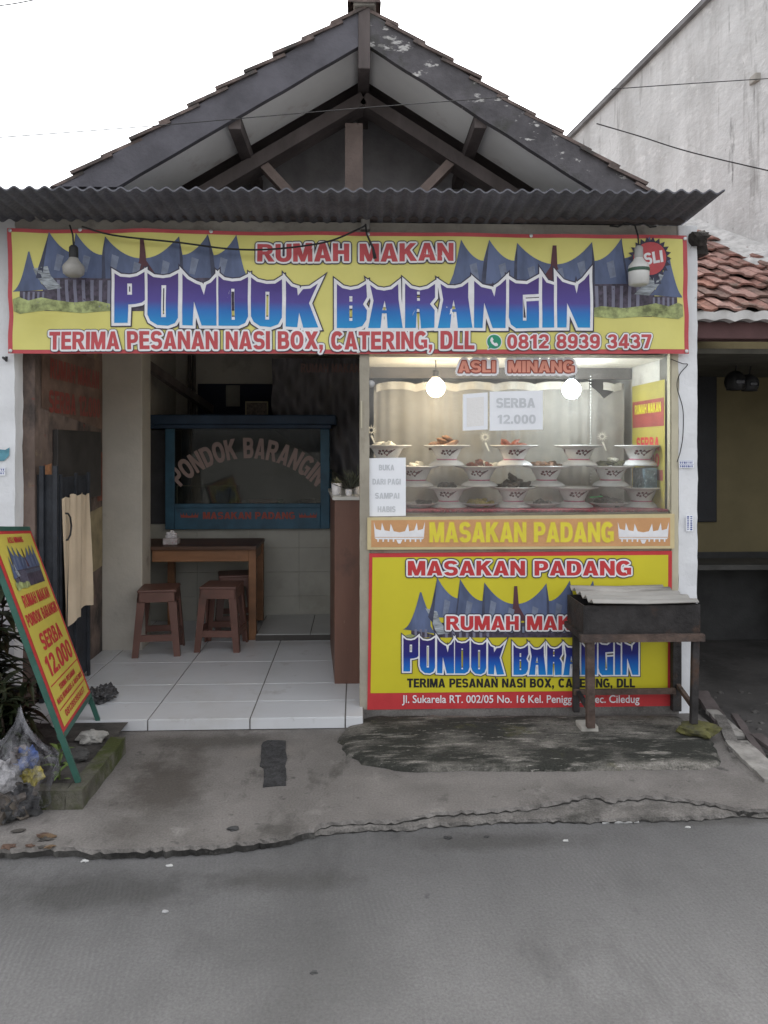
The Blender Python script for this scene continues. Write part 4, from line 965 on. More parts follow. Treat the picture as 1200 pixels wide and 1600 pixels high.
# ------------------------------------------------------------------ inside the shop
YC = 2.0
def zat(py, Y, px=600): return at(px, py, Y).z
def xat(px, Y): return at(px, 700, Y).x
cxa, cxb = xat(258, YC), xat(515, YC)
m_blue = M('blue_paint', (.032, .095, .15), .5, .2, 6, .1, 40, dirt=[((.02, .05, .08), 5, .55, .75)])
cart = thing('food_cart', 'blue painted glass food cart with arched lettering on a grey tiled base at the back', 'food cart', ((cxa + cxb) / 2, YC + .3, zat(826, YC)))
C_ = lambda n, b, m, sm=False: fin(n, b, m, cart, sm)
zr0, zr1, zb0, zb1 = zat(668, YC), zat(649, YC), zat(826, YC), zat(793, YC)
b = B(); box(b, xat(225, YC - .06), xat(525, YC - .06), YC - .1, YC + .75, zr0 + .02, zr1, .012); box(b, xat(232, YC), xat(518, YC), YC - .06, YC + .7, zr0 - .01, zr0 + .02, .005); C_('roof', b, M('dark_blue_roof', (.022, .045, .085), .55, .2, 6, .1))
for x in (cxa, cxb - .075):
    for y in (YC, YC + .56): C_('post', box(B(), x, x + .075, y, y + .05, zb0 if y < YC + .1 else zb0 + .03, zr0 - .011, .004), m_blue)
b = B(); box(b, cxa + .076, cxb - .076, YC + .004, YC + .03, zb0, zb1, .003); C_('lower_panel', b, m_blue)
C_('panel_rail', box(B(), cxa + .076, cxb - .076, YC - .004, YC + .034, zb1, zb1 + .035, .004), m_blue)
C_('cart_floor', box(B(), cxa + .01, cxb - .01, YC + .04, YC + .6, zb0 + .01, zb0 + .03), m_blue)
C_('shelf', box(B(), cxa + .076, cxb - .076, YC + .036, YC + .55, zb1 - .02, zb1 - .004), M('cart_shelf', (.10, .10, .10), .6))
C_('glass', box(B(), cxa + .07, cxb - .07, YC + .014, YC + .018, zb1 + .03, zr0), glass_mat('cart_glass', (.55, .58, .58), 1.0, .03, .05))
C_('side_wing', box(B(), cxa - .16, cxa - .01, YC + .1, YC + .6, zb0 - .02, zr0 - .02), M('dark_side_board', (.05, .05, .055), .7))
YT = YC + .012
tmap = plane_map(YT)
m_ctext = print_mat('pale_pink_ink', (.30, .22, .20))
cxm, cym, rad = 388, 868, 150
def arch(u, v):
    a = (u - cxm) / 152.0; r_ = rad + (745 - v)
    return (cxm + r_ * math.sin(a) * .98, cym - r_ * math.cos(a) * 1.0 + 0)
text_part('arched_lettering', 'PONDOK BARANGIN', tmap, (268, 711, 508, 743), [(0, m_ctext, .002)], cart, warp=arch)
text_part('panel_lettering', 'MASAKAN PADANG', plane_map(YC + .003), (317, 800, 461, 811), [(0, print_mat('dull_red_ink', (.32, .07, .05)), .002)], cart)
for cx in (296, 481):
    b = B(); 
    for j, q in enumerate(emblem(cx, 811, 28, 11)[:1]): poly_into(b, q, plane_map(YC + .003), .002)
    fin('panel_emblem', b, MATS['dull_red_ink'], cart)
b = B(); p, q = at(277, 759, YC + .05), at(369, 786, YC + .05); box(b, p.x, q.x, YC + .05, YC + .24, zb1 - .003, p.z)
tray = fin('glass_box', b, glass_mat('tray_glass', (.8, .82, .8), 1, .05, .12)); tag(tray, 'small framed glass box standing at the left in the blue cart', 'box')
b = B()
for (x, z) in ((p.x, p.z), (q.x, p.z)): beam(b, (x, YC + .048, zb1 - .003), (x, YC + .048, z), .008, .008)
beam(b, (p.x, YC + .048, p.z), (q.x, YC + .048, p.z), .008, .008); fin('edge_frame', b, m_cream, tray)
q = at(348, 782, YC + .14); b = B(); box(b, q.x - .05, q.x + .06, YC + .10, YC + .2, zb1, at(348, 764, YC + .14).z, .01); tag(fin('white_tub', b, M('tub_plastic', (.5, .5, .47), .4)), 'white plastic tub inside the small glass box', 'tub')
q = at(303, 782, YC + .14); b = B(); lathe(b, [(0, 0), (.05, 0), (.075, .05), (.07, .05), (.05, .01), (0, .01)], (q.x, YC + .14, zb1)); tag(fin('steel_bowl', b, M('grey_tin', (.3, .3, .28), .4, metal=.5), None, True), 'grey tin bowl at the left end inside the small glass box', 'bowl')
for px, col, lab, w_ in ((412, (.30, .05, .03), 'low red tray standing in the middle of the blue cart', .13), (381, (.5, .5, .48), 'tiny white dish beside the glass box in the cart', .04), (438, (.08, .25, .12), 'small green lidded jar in the blue cart', .035), (480, (.08, .08, .09), 'dark saucepan at the right end in the blue cart', .075)):
    q = at(px, 785, YC + .2); b = B(); lathe(b, [(0, 0), (w_ * .8, 0), (w_, .05), (w_ * .97, .055), (w_ * .75, .01), (0, .01)], (q.x, YC + .2, zb1), 24)
    tag(fin(lab.split(' in ')[0].split(' standing')[0].split(' at ')[0].split(' beside')[0].split()[-1], b, M('cart_' + lab.split()[1], col, .4), None, True), lab, lab.split(' in ')[0].split(' standing')[0].split(' at ')[0].split(' beside')[0].split()[-1])
# back of the room
YBK = 3.09
b = B(); p, q = at(310, 600, YBK), at(426, 656, YBK); box(b, p.x, q.x, YBK - .03, YBK, q.z, p.z, .004); tag(fin('notice_board', b, M('navy_board', (.016, .02, .045), .7)), 'dark navy board on the back wall above the blue cart', 'notice board')
b = B(); p, q = at(353, 602, YBK - .04), at(375, 635, YBK - .04); box(b, p.x, q.x, YBK - .042, YBK - .04, q.z, p.z); tag(fin('calendar_sheet', b, M('dim_paper', (.30, .29, .27), .8)), 'pale paper sheet pinned to the navy board', 'paper sheet')
fr = thing('framed_picture', 'small framed picture leaning on top of the blue cart roof', 'picture', at(401, 650, YC + .5))
b = B(); p, q = at(383, 627, YC + .5), at(419, 651, YC + .5); q.z = zr1; box(b, p.x, q.x, YC + .5, YC + .515, q.z, p.z, .003); fin('frame', b, M('gilt_frame', (.38, .34, .22), .5), fr)
b = B(); box(b, p.x + .012, q.x - .012, YC + .497, YC + .5, q.z + .012, p.z - .012); fin('print', b, M('brown_print', (.14, .11, .09), .5, .5, 40), fr)
b = B(); n_ = 40; prev = None
for i in range(n_ + 1):
    s = i / n_; px = 425 + 160 * s
    ring = []
    for k in range(19):
        t = k / 18; dr = (t * .22 * (1 - s))
        p = at(px - 0, 560 + t * (110 + 110 * s) , 2.3); d = .05 * math.sin((s * 1.6 - t * .9) * 14) * (.3 + t) + .02 * math.sin(s * 60 + t * 8)
        ring.append(b.verts.new(p + Vector((0, d, 0))))
    if prev:
        for k in range(18): b.faces.new((prev[k], prev[k + 1], ring[k + 1], ring[k]))
    prev = ring
tarp = tag(fin('hanging_tarpaulin', b, M('grey_tarpaulin', (.17, .165, .18), .55, .2, 4, .1), None, True), 'grey draped tarpaulin hanging behind the blue cart at the right', 'tarpaulin')
text_part('faded_lettering', 'RUMAH MAKAN', plane_map(2.2), (470, 568, 562, 582), [(0, print_mat('dim_pink_ink', (.22, .15, .15)), .0)], tarp)
# table
m_tbl = M('brown_table_wood', (.20, .095, .045), .5, .3, 5, .15, 40, stretch=(.25, 1, 1), dirt=[((.09, .05, .03), 3, .6, .8)])
ty0, ty1 = 1.435, 1.92
tx0, tx1 = -1.60, xat(401, ty0)
tz = at(395, 853, ty0).z
tb = thing('dining_table', 'brown wooden table with plain legs beside the cream pier', 'table', ((tx0 + tx1) / 2, (ty0 + ty1) / 2, ZF))
tb.location.x = tx1 - .4
tx0 = -1.72
fin('table_top', box(B(), tx0, tx1, ty0 - .02, ty1, tz - .028, tz, .004), M('dark_table_top', (.085, .042, .026), .45, .25, 5, .1, 40, stretch=(.25, 1, 1)), tb)
fin('apron', box(B(), pxb + .005, tx1 - .06, ty0, ty0 + .025, tz - .115, tz - .029, .002), m_tbl, tb)
fin('apron', box(B(), tx1 - .045, tx1 - .02, ty0 + .062, ty1 - .065, tz - .115, tz - .029, .002), m_tbl, tb)
for (x, y, z) in ((tx1 - .06, ty0 - .001, ZF), (tx1 - .06, ty1 - .06, .106), (pxb + .01, ty1 - .06, ZF)): fin('leg', box(B(), x, x + .055, y, y + .055, z, tz - .029, .003), m_tbl, tb)
q = at(268, 850, ty0 + .12); ts = thing('tissue_box', 'small white tissue packet on the brown table', 'tissue box', (q.x, q.y, tz))
b = B(); box(b, q.x - .055, q.x + .055, q.y - .05, q.y + .05, tz, tz + .05, .008); fin('packet', b, M('tissue_card', (.46, .42, .43), .7, .2, 30, dirt=[((.3, .08, .12), 20, .58, .66)]), ts)
b = B(); blob(b, (q.x, q.y, tz + .065), .04, (1, .6, .8), 3, .8, 2.5, 3); fin('tissue', b, M('tissue_paper', (.6, .58, .6), .9), ts)
# stools
m_stool = M('brown_plastic', (.135, .066, .052), .42, .12, 6, .05, 30, dirt=[((.10, .06, .05), 9, .58, .75), ((.26, .15, .12), 34, .68, .74)])
def make_stool():
    t = thing('plastic_stool', 'x', 'stool'); H = .455; a, c = .125, .16
    def edge(h): return c + (a - c) * h / H
    b = B(); box(b, -a - .008, a + .008, -a - .008, a + .008, H - .022, H, .012)
    for sx, sy, dx, dy in ((0, -1, 1, 0), (0, 1, 1, 0), (-1, 0, 0, 1), (1, 0, 0, 1)):
        h0 = H - .085; e0, e1 = edge(h0), edge(H - .02)
        pts = []
        for h, ee in ((h0, e0), (H - .02, e1)):
            for s in (-1, 1): pts.append(Vector((sx * ee + dx * s * ee, sy * ee + dy * s * ee, h)))
        prism(b, [pts[0], pts[1], pts[3], pts[2]], Vector((-sx, -sy, 0)) * .012)
    fin('seat', b, m_stool, t)
    for sx in (-1, 1):
        for sy in (-1, 1):
            b = B(); prev = None
            for h, wd in ((0, .042), (H - .08, .055)):
                ee = edge(h); o = Vector((sx * ee, sy * ee, h)); x_ = Vector((-sx * wd, 0, 0)); y_ = Vector((0, -sy * wd, 0)); th = .013
                r_ = [b.verts.new(o + v) for v in (Vector(), x_, x_ + y_ * (th / wd), x_ * (th / wd) + y_ * (th / wd), x_ * (th / wd) + y_, y_)]
                if prev:
                    for k in range(6): b.faces.new((prev[k], prev[(k + 1) % 6], r_[(k + 1) % 6], r_[k]))
                else: b.faces.new(r_)
                prev = r_
            b.faces.new(prev); fin('leg', b, m_stool, t)
    for sx, sy in ((0, -1), (0, 1), (-1, 0), (1, 0)):
        b = B(); h0, h1 = .105, .15
        pts = [Vector((sx * edge(h) * .985 + (s * (edge(h) - .04) if sx == 0 else 0), sy * edge(h) * .985 + (s * (edge(h) - .04) if sy == 0 else 0), h)) for h, s in ((h0, -1), (h0, 1), (h1, 1), (h1, -1))]
        prism(b, pts, Vector((-sx, -sy, 0)) * .012); fin('stretcher', b, m_stool, t)
    return t
S0 = make_stool(); 
for i, (px, Y, rz_, lab) in enumerate(((249, 1.16, .12, 'brown plastic stool nearest the cream pier, left one before the table'), (347, 1.26, -.06, 'brown plastic stool in front of the table leg, right one of the pair'), (368, 1.72, .2, 'dark brown stool standing under the far side of the table'))):
    o = S0 if i == 0 else copy_tree(S0); o.location = (xat(px, Y), Y, ZF); o.rotation_euler = (0, 0, rz_); o['label'] = lab; o['group'] = 'brown plastic stools at the table'
# counter between room and display
m_cab = M('red_brown_cabinet', (.145, .072, .052), .45, .15, 3, .08, 30, stretch=(2, 2, .35), dirt=[((.09, .05, .04), 5, .55, .75), ((.26, .16, .12), 22, .66, .72, (3, 3, .6))])
kx0, kx1, ky0, ky1 = xat(523, .39), xat(566, .39), .39, 1.3
kz = at(540, 776, .39).z
cab = thing('counter_cabinet', 'tall narrow red-brown cabinet with a white top beside the display window', 'cabinet', ((kx0 + kx1) / 2, .8, ZF))
b = B(); pts = [(kx0, ky0, ZF), (kx1, ky0, ZF), (kx1, ky1, ZF), (kx0 - .06, ky1, ZF)]; prism(b, pts, (0, 0, kz - ZF - .02)); fin('carcass', b, m_cab, cab)
b = B(); pts = [(kx0 - .012, ky0 - .015, kz - .02), (kx1 + .0, ky0 - .015, kz - .02), (kx1, ky1, kz - .02), (kx0 - .075, ky1, kz - .02)]; prism(b, pts, (0, 0, .02)); fin('top', b, M('white_marble_top', (.55, .54, .50), .35, .12, 8, 0), cab)
fin('plinth', box(B(), kx0 + .012, kx1, ky0 + .012, ky0 + .03, ZF - .001, ZF + .04), M('dark_step', (.07, .065, .06), .8), cab)
def pot_plant(px, Y, r_, h, kind, label, leafc):
    q = at(px, 700, Y); q.z = kz; t = thing('potted_plant', label, 'potted plant', q, 'small potted plants on the white cabinet top')
    b = B(); lathe(b, [(0, 0), (r_ * .78, 0), (r_ * .85, h * .1), (r_, h), (r_ * .9, h), (r_ * .8, h * .85), (0, h * .85)], q, 24); fin('pot', b, m_porc, t, True)
    b = B(); rnd = random.Random(int(px))
    for k in range(26 if kind else 60):
        a = rnd.uniform(0, 6.28); el = rnd.uniform(.3, 1.4); L = r_ * (1.5 if kind else 4.6) * rnd.uniform(.5, 1)
        o = q + Vector((0, 0, h * .9)); d = Vector((math.cos(a) * math.cos(el), math.sin(a) * math.cos(el), math.sin(el)))
        c = o + d * L * (.4 if kind else rnd.uniform(.4, 1)); s_ = d.cross(Vector((rnd.random(), rnd.random(), rnd.random()))).normalized() * r_ * (.28 if kind else .2)
        tip = c + d * L * .7; b.faces.new([b.verts.new(v) for v in (c - d * L * .2, c + s_ + d * L * .15, tip, c - s_ + d * L * .15)])
    fin('leaves', b, M(leafc[0], leafc[1], .6, .4, 30, 0), t)
pot_plant(526, .55, .034, .075, 1, 'white pot with a pale flowering succulent, leftmost on the cabinet top', ('pale_succulent', (.26, .24, .14)))
pot_plant(545, .50, .022, .038, 0, 'small square white pot of dark feathery leaves, middle one on the cabinet', ('feathery_leaf', (.045, .05, .035)))
pot_plant(559, .62, .025, .05, 0, 'grey white pot with sparse leaves behind the display post', ('sparse_leaf', (.10, .11, .07)))
# left side: posters, dark screen, gate, cloth
XW = -1.797
def wmap(u, v, l): return Vector((XW + l, u, v))
po2 = thing('wall_poster', 'large brownish poster with faded red price lettering on the left side wall', 'poster', (XW, .6, 1.6))
b = B(); poly_into(b, [(.18, 2.1), (1.19, 2.1), (1.19, 1.62), (.18, 1.72)], wmap, .001); fin('sheet', b, M('dim_brown_sheet', (.17, .11, .085), .8, .3, 5), po2)
for s, r_ in (('RUMAH MAKAN', (.3, 2.02, 1.12, 1.9)), ('SERBA 12.000', (.28, 1.83, 1.14, 1.70))): text_part('faded_lettering', s, wmap, r_, [(0, print_mat('dim_red_ink', (.24, .055, .045)), .002)], po2)
b = B(); box(b, XW, XW + .03, .34, 1.08, 1.16, 1.60, .004); tag(fin('dark_screen', b, M('dark_screen_glass', (.04, .036, .034), .6, .35, 4, 0)), 'large dark flat panel hung on the left wall under the poster', 'panel')
b = B(); poly_into(b, [(.16, 1.38), (.32, 1.40), (.32, 1.2), (.16, 1.18)], wmap, .001); tag(fin('orange_flyer', b, M('orange_flyer_paper', (.42, .20, .10), .8, .3, 15)), 'small orange flyer on the left wall beside the dark panel', 'flyer')
b = B(); poly_into(b, [(1.09, 1.46), (1.19, 1.46), (1.19, 1.12), (1.09, 1.12)], wmap, .001); tag(fin('red_flyer', b, M('dim_red_flyer', (.20, .07, .05), .8, .4, 15)), 'dim red narrow flyer at the far end of the left wall', 'flyer')
b = B(); poly_into(b, [(.75, 1.04), (1.19, 1.08), (1.19, .66), (.75, .62)], wmap, .001); tag(fin('yellowed_sheet', b, M('yellowed_paper', (.28, .23, .14), .8, .25, 8)), 'yellowed paper sheet low on the left wall behind the cream cloth', 'paper sheet')
gate = thing('iron_gate', 'dark iron folding gate pushed open at the left of the doorway', 'gate', (-1.75, .3, ZF))
m_gate = M('dark_gate_iron', (.026, .029, .036), .6, .3, 10, .2, 60)
gx, gz = -1.70, 1.34
b = B(); box(b, xl + .004, gx - .0, .13, .15, ZF + .03, gz)
fin('gate_panel', b, m_gate, gate)
b = B(); box(b, gx - .012, gx + .006, .155, .62, ZF + .03, gz - .02); fin('gate_panel', b, m_gate, gate)
for k in range(3): fin('upright', box(B(), xl + .01 + k * .075, xl + .035 + k * .075, .105, .13, ZF, gz + .05, .002), m_gate, gate)
for y in (.16, .39, .60): fin('upright', box(B(), gx + .006, gx + .022, y, y + .025, ZF, gz, .002), m_gate, gate)
b = B(); hx = gx + .045; tube(b, [(hx - .03, .17, 1.12), (hx, .20, 1.115), (hx + .004, .225, 1.09), (hx + .004, .24, 1.04), (hx + .004, .225, .99), (hx, .2, .965), (hx - .03, .17, .96)], .0055, 8); fin('handle', b, m_black, gate)
b = B(); prev = None
for i in range(25):
    s = i / 24; y = .165 + .43 * s; zt = 1.20 + .05 * s - .05 * s * s + .008 * math.sin(s * 20); zb = .42 + .10 * s + .012 * math.sin(s * 17)
    ring = [b.verts.new((gx + .024 + .016 * math.sin(s * 13 + k * .18) * (.4 + k / 8) + .006 * math.sin(s * 31 + k * .3), y, zt + (zb - zt) * k / 8)) for k in range(9)]
    if prev:
        for k in range(8): b.faces.new((prev[k], prev[k + 1], ring[k + 1], ring[k]))
    prev = ring
tag(fin('hanging_cloth', b, M('cream_cloth', (.60, .49, .36), .9, .08, 4, .1, 60, dirt=[((.3, .22, .15), 3, .6, .8)]), None, True), 'cream cloth sheet hung over the dark iron gate', 'cloth')
b = B(); q = atz(160, 1092, ZF)
for k in range(5): blob(b, q + Vector((random.uniform(-.045, .045), random.uniform(-.06, .06), .03)), .045, (1.1, 1.2, .7), 3, .9, 3, k)
tag(fin('crumpled_bag', b, M('dark_bag_plastic', (.06, .058, .06), .45, .5, 25, .5, 40), None, False), 'crumpled dark plastic bag lying on the white tiles by the doorway', 'plastic bag')

# ------------------------------------------------------------------ in front of the house
# grill
gr = thing('charcoal_grill', 'long black iron charcoal grill on four rusty legs, covered with a grey corrugated sheet', 'grill', (1.46, -.2, 0))
gy0, gy1 = -.36, -.07
gx0, gx1 = at(908, 960, gy0).x, at(1092, 960, gy0).x
gz0, gz1 = at(990, 991, gy0).z, at(990, 946, gy0).z
b = B(); box(b, gx0 + .02, gx1, gy0, gy0 + .008, gz0, gz1); box(b, gx0 + .02, gx1, gy1 - .008, gy1, gz0, gz1); box(b, gx0 + .012, gx0 + .02, gy0, gy1, gz0, gz1); box(b, gx1, gx1 + .008, gy0, gy1, gz0, gz1); box(b, gx0 + .02, gx1, gy0 + .008, gy1 - .008, gz0, gz0 + .01)
fin('trough', b, m_iron, gr)
fin('front_rim', beam(B(), (gx0 - .01, gy0 - .012, gz0 - .016), (gx1 + .02, gy0 - .012, gz0 - .016), .035, .035), m_rust, gr)
fin('side_rim', beam(B(), (gx0 + .01, gy0 + .01, gz0 - .012), (gx0 + .01, gy1, gz0 - .012), .03, .03), m_iron, gr)
fl, frr = at(921, 1000, gy0).x, at(1086, 1000, gy0).x
bl, br = at(900, 1000, gy1 + .02).x, at(1056, 1000, gy1 + .02).x
for (x0, y, x1, w_, zf, m_) in ((fl, gy0 - .005, at(922, 1100, gy0).x, .042, .062, m_rust), (frr, gy0 - .005, at(1083, 1100, gy0).x, .036, .075, m_iron), (bl, gy1 + .02, bl, .035, .03, m_iron), (br, gy1 + .02, br, .05, .03, m_iron)):
    fin('leg', beam(B(), (x0, y, gz0 + .02 if y > -.2 else gz0), (x1, y, zf), w_, w_ * .8, up=(0, 1, 0), bev=.003), m_, gr)
zr = at(1000, 1087, gy0 + .2).z
fin('stretcher', beam(B(), (fl + .0, gy1 - .02, zr), (br - .02, gy1 - .02, zr), .018, .03), m_rust, gr)
fin('stretcher', beam(B(), (br + .005, gy1, zr + .02), (frr, gy0 + .02, zr), .02, .025), m_rust, gr)
fin('stretcher', beam(B(), (bl, gy1, zr), (fl, gy0 + .02, zr), .02, .025), m_iron, gr)
b = B(); cx_0, cx_1 = at(924, 940, gy0).x, at(1088, 940, gy0).x; prev = None; n_ = 40
for j in range(n_ + 1):
    t = j / n_; y = gy0 - .03 + (gy1 - gy0 + .05) * t
    z = gz1 + .018 + .045 * (1 - abs(t - .55) * .6) * 0 + .012 * math.sin(t * 4.1 * 2 * math.pi) + .018 * t
    xo = -.035 * t
    ring = [b.verts.new((cx_0 + xo * .6 + .03 * (j % 5 == 0) * 0, y, z)), b.verts.new(((cx_0 + cx_1) / 2 + xo, y, z - .006)), b.verts.new((cx_1 + xo * 1.3, y, z)), b.verts.new((cx_1 + xo * 1.3, y, z + .005)), b.verts.new(((cx_0 + cx_1) / 2 + xo, y, z - .001)), b.verts.new((cx_0 + xo * .6, y, z + .005))]
    if prev:
        for k in range(6): b.faces.new((prev[k], prev[(k + 1) % 6], ring[(k + 1) % 6], ring[k]))
    else: b.faces.new(ring)
    prev = ring
b.faces.new(prev)
tag(fin('corrugated_cover', b, M('weathered_grey_sheet', (.40, .385, .36), .9, .18, 6, .3, 50, stretch=(.3, 1, 1), dirt=[((.12, .11, .10), 5, .55, .72, (.4, 2, 1))]), None, True), 'short weathered corrugated sheet laid over the grill trough', 'sheet')
b = B(); q = atz(917, 1139, .03); box(b, q.x - .045, q.x + .045, q.y - .05, q.y + .05, .026, .062, .006)
for v in b.verts: v.co += Vector((.006 * noise.noise(v.co * 30), .006 * noise.noise(v.co * 27), 0))
tag(fin('brick_fragment', b, M('pale_brick', (.42, .40, .36), .9, .15, 20, .4)), 'pale brick fragment under the left front leg of the grill', 'brick')
b = B(); q = atz(1086, 1143, .04); blob(b, q + Vector((.02, .0, .012)), .065, (1.35, 1.0, .72), 3, .6, 1.6, 5)
for v in b.verts: v.co.z = min(v.co.z, .075)
tag(fin('mossy_rock', b, M('moss_green_rock', (.12, .115, .04), .95, .3, 14, .6, 40, dirt=[((.06, .058, .04), 9, .5, .7)]), None, False), 'moss covered rock under the right front leg of the grill', 'rock')
# planter, plants and rubbish at the left
plx0, plx1, ply0, ply1 = -2.2, -1.13, -1.01, -.44
b = rough_box(b := B(), plx1 - .07, plx1, ply0, ply1, -.01, .078, amp=.008, cut=.04, seed=3) or b
rough_box(b, plx0, plx1 - .071, ply0, ply0 + .07, -.01, .078, amp=.008, cut=.04, seed=5)
planter = tag(fin('planter_kerb', b, M('mossy_kerb_concrete', (.10, .095, .075), .95, .3, 9, .6, 50, dirt=[((.05, .06, .015), 5, .48, .62), ((.05, .048, .04), 12, .6, .75)])), 'low mossy concrete kerb around the plants at the left', 'planter')
b = B(); sheet(b, plx0, plx1 - .07, ply0 + .07, .0, .05); struct('planter_soil', b, m_soil)
for k, (px, py, r_, lab) in enumerate(((143, 1152, .05, 'pale grey stone in the planter beside the sign leg'), (112, 1180, .06, 'dark rounded stone in the planter behind the kerb'), (95, 1130, .035, 'small white stone in the planter near the plants'))):
    q = atz(px, py, .07); b = B(); blob(b, q, r_, (1.3, 1, .6), 3, .6, 1.8, k + 10); tag(fin('garden_stone', b, (M('pale_stone', (.28, .27, .25), .9, .2, 12, .4), M('dark_stone', (.06, .058, .055), .9, .2, 12, .4), M('white_stone', (.45, .45, .43), .9, .1, 12, .3))[k]), lab, 'stone')
def blade(b, o, d, L, w_, droop, n=7):
    side = d.cross(Vector((0, 0, 1)))
    side = (side if side.length > .05 else Vector((1, 0, 0))).normalized(); p = o.copy(); v = d.normalized(); prev = None
    for k in range(n + 1):
        t = k / n; ww = w_ * (math.sin(min(1, t * 1.6 + .25) * math.pi / 2) if t < .5 else (1 - (t - .5) * 2) ** .8) * .5
        a = [b.verts.new(p + side * ww + Vector((0, 0, ww * .5))), b.verts.new(p), b.verts.new(p - side * ww + Vector((0, 0, ww * .5)))]
        if prev:
            for q in (0, 1): b.faces.new((prev[q], prev[q + 1], a[q + 1], a[q]))
        prev = a; p += v * L / n; v = (v + Vector((0, 0, -droop / n))).normalized()
def shrub(x, y, z0, hgt, nst, nbl, L, label, mat, seed, group):
    t = thing('leafy_shrub', label, 'shrub', (x, y, z0), group); rnd = random.Random(seed); st = B(); lf = B()
    for k in range(nst):
        a = rnd.uniform(0, 6.28); top = Vector((x + rnd.uniform(.03, .14) * math.cos(a), y + rnd.uniform(.03, .14) * math.sin(a), z0 + hgt * rnd.uniform(.45, 1)))
        base = Vector((x + .03 * math.cos(a), y + .03 * math.sin(a), z0)); tube(st, [base, base.lerp(top, .5) + Vector((.02, 0, 0)), top], [.008, .006, .004], 6)
        for j in range(nbl):
            f = rnd.uniform(.15, 1) ** .7; o = base.lerp(top, f); aa = rnd.uniform(0, 6.28); el = rnd.uniform(-.2, 1.0)
            blade(lf, o, Vector((math.cos(aa) * math.cos(el), math.sin(aa) * math.cos(el), math.sin(el))), L * rnd.uniform(.5, 1.1), .030 * rnd.uniform(.6, 1.4), rnd.uniform(.5, 1.8))
    fin('stem', st, M('dark_stem', (.05, .04, .03), .9), t, True); fin('foliage', lf, mat, t, True)
m_leaf = M('dark_green_blade', (.020, .034, .018), .5, .5, 12, 0, col2=(.05, .07, .03), dirt=[((.08, .07, .04), 9, .68, .8)])
shrub(-1.90, -.34, .05, .86, 15, 34, .25, 'dark green long-leaved shrub right behind the sandwich board', m_leaf, 1, 'dark shrubs in the planter')
shrub(-1.99, -.60, .05, .80, 16, 38, .26, 'dark green shrub at the left edge of the frame', m_leaf, 2, 'dark shrubs in the planter')
shrub(-1.66, -.62, .05, .36, 12, 30, .17, 'low dark shrub under the sandwich board', m_leaf, 3, 'dark shrubs in the planter')
q = atz(93, 1236, .0); t = thing('young_plant', 'small bright green young plant beside the plastic rubbish bag', 'plant', (q.x, q.y, 0)); b = B(); rnd = random.Random(3)
for k in range(11):
    a = k * 2.4; el = .4 + .05 * k; o = Vector((q.x, q.y, .04 + .014 * k)); blade(b, o, Vector((math.cos(a) * math.cos(el), math.sin(a) * math.cos(el), math.sin(el))), rnd.uniform(.06, .1), .022, 1.0, 6)
fin('leaves', b, M('bright_leaf', (.13, .19, .05), .5, .3, 20, 0), t, True); fin('stem', tube(B(), [(q.x, q.y, 0), (q.x, q.y, .19)], .004, 6), M('green_stem', (.10, .13, .04), .7), t)
q = atz(-4, 1150, .03); b = B(); lathe(b, [(0, 0), (.09, 0), (.12, .17), (.13, .18), (.125, .2), (.11, .19), (.10, .15), (0, .15)], (q.x, q.y, .05), 28); tag(fin('plant_pot', b, M('dark_plastic_pot', (.03, .03, .032), .6, .2, 10), None, True), 'dark round plastic plant pot at the left edge among the shrubs', 'plant pot')
# transparent rubbish bag
mb = bpy.data.materials.new('thin_clear_plastic'); mb.use_nodes = True; n2 = mb.node_tree; bs = n2.nodes['Principled BSDF']; bs.inputs['Base Color'].default_value = (.30, .30, .32, 1); bs.inputs['Roughness'].default_value = .28
bp = _n(n2, 'ShaderNodeBump'); bp.inputs['Strength'].default_value = .9; bp.inputs['Distance'].default_value = .02
n2.links.new(noise_f(n2, 16, 5, .6, (1, 1, .6), .3, .7), bp.inputs['Height']); n2.links.new(bp.outputs[0], bs.inputs['Normal'])
tr = _n(n2, 'ShaderNodeBsdfTransparent'); tr.inputs[0].default_value = (.9, .9, .92, 1); mx = _n(n2, 'ShaderNodeMixShader')
n2.links.new(noise_f(n2, 13, 5, .65, (1.4, 1.4, .35), .40, .92), mx.inputs[0]); n2.links.new(tr.outputs[0], mx.inputs[1]); n2.links.new(bs.outputs[0], mx.inputs[2]); n2.links.new(mx.outputs[0], n2.nodes['Material Output'].inputs[0])
q = atz(2, 1296, .0); bag = thing('rubbish_bag', 'bulging clear plastic rubbish bag at the left edge of the pavement', 'rubbish bag', (q.x, q.y + .1, 0))
b = B(); blob(b, (q.x, q.y + .13, .17), (.145), (1.0, .85, 1.12), 5, .28, 2.6, 2)
for v in b.verts:
    p = v.co; k = .014 * (1 - 2 * abs(noise.noise(Vector((p.x * 16, p.y * 16, p.z * 5))))) + .005 * (1 - 2 * abs(noise.noise(p * 34)))
    v.co += Vector((p.x - q.x, p.y - q.y - .13, (p.z - .17) * .6)).normalized() * k; v.co.z = max(v.co.z, .004)
    if v.co.z > .22: f = (v.co.z - .22) / .1; v.co.x += (q.x + .02 - v.co.x) * min(.8, f * .7); v.co.y += (q.y + .13 - v.co.y) * min(.8, f * .7); v.co.z += .05 * f * f
fin('bag', b, mb, bag, True)
rnd = random.Random(6)
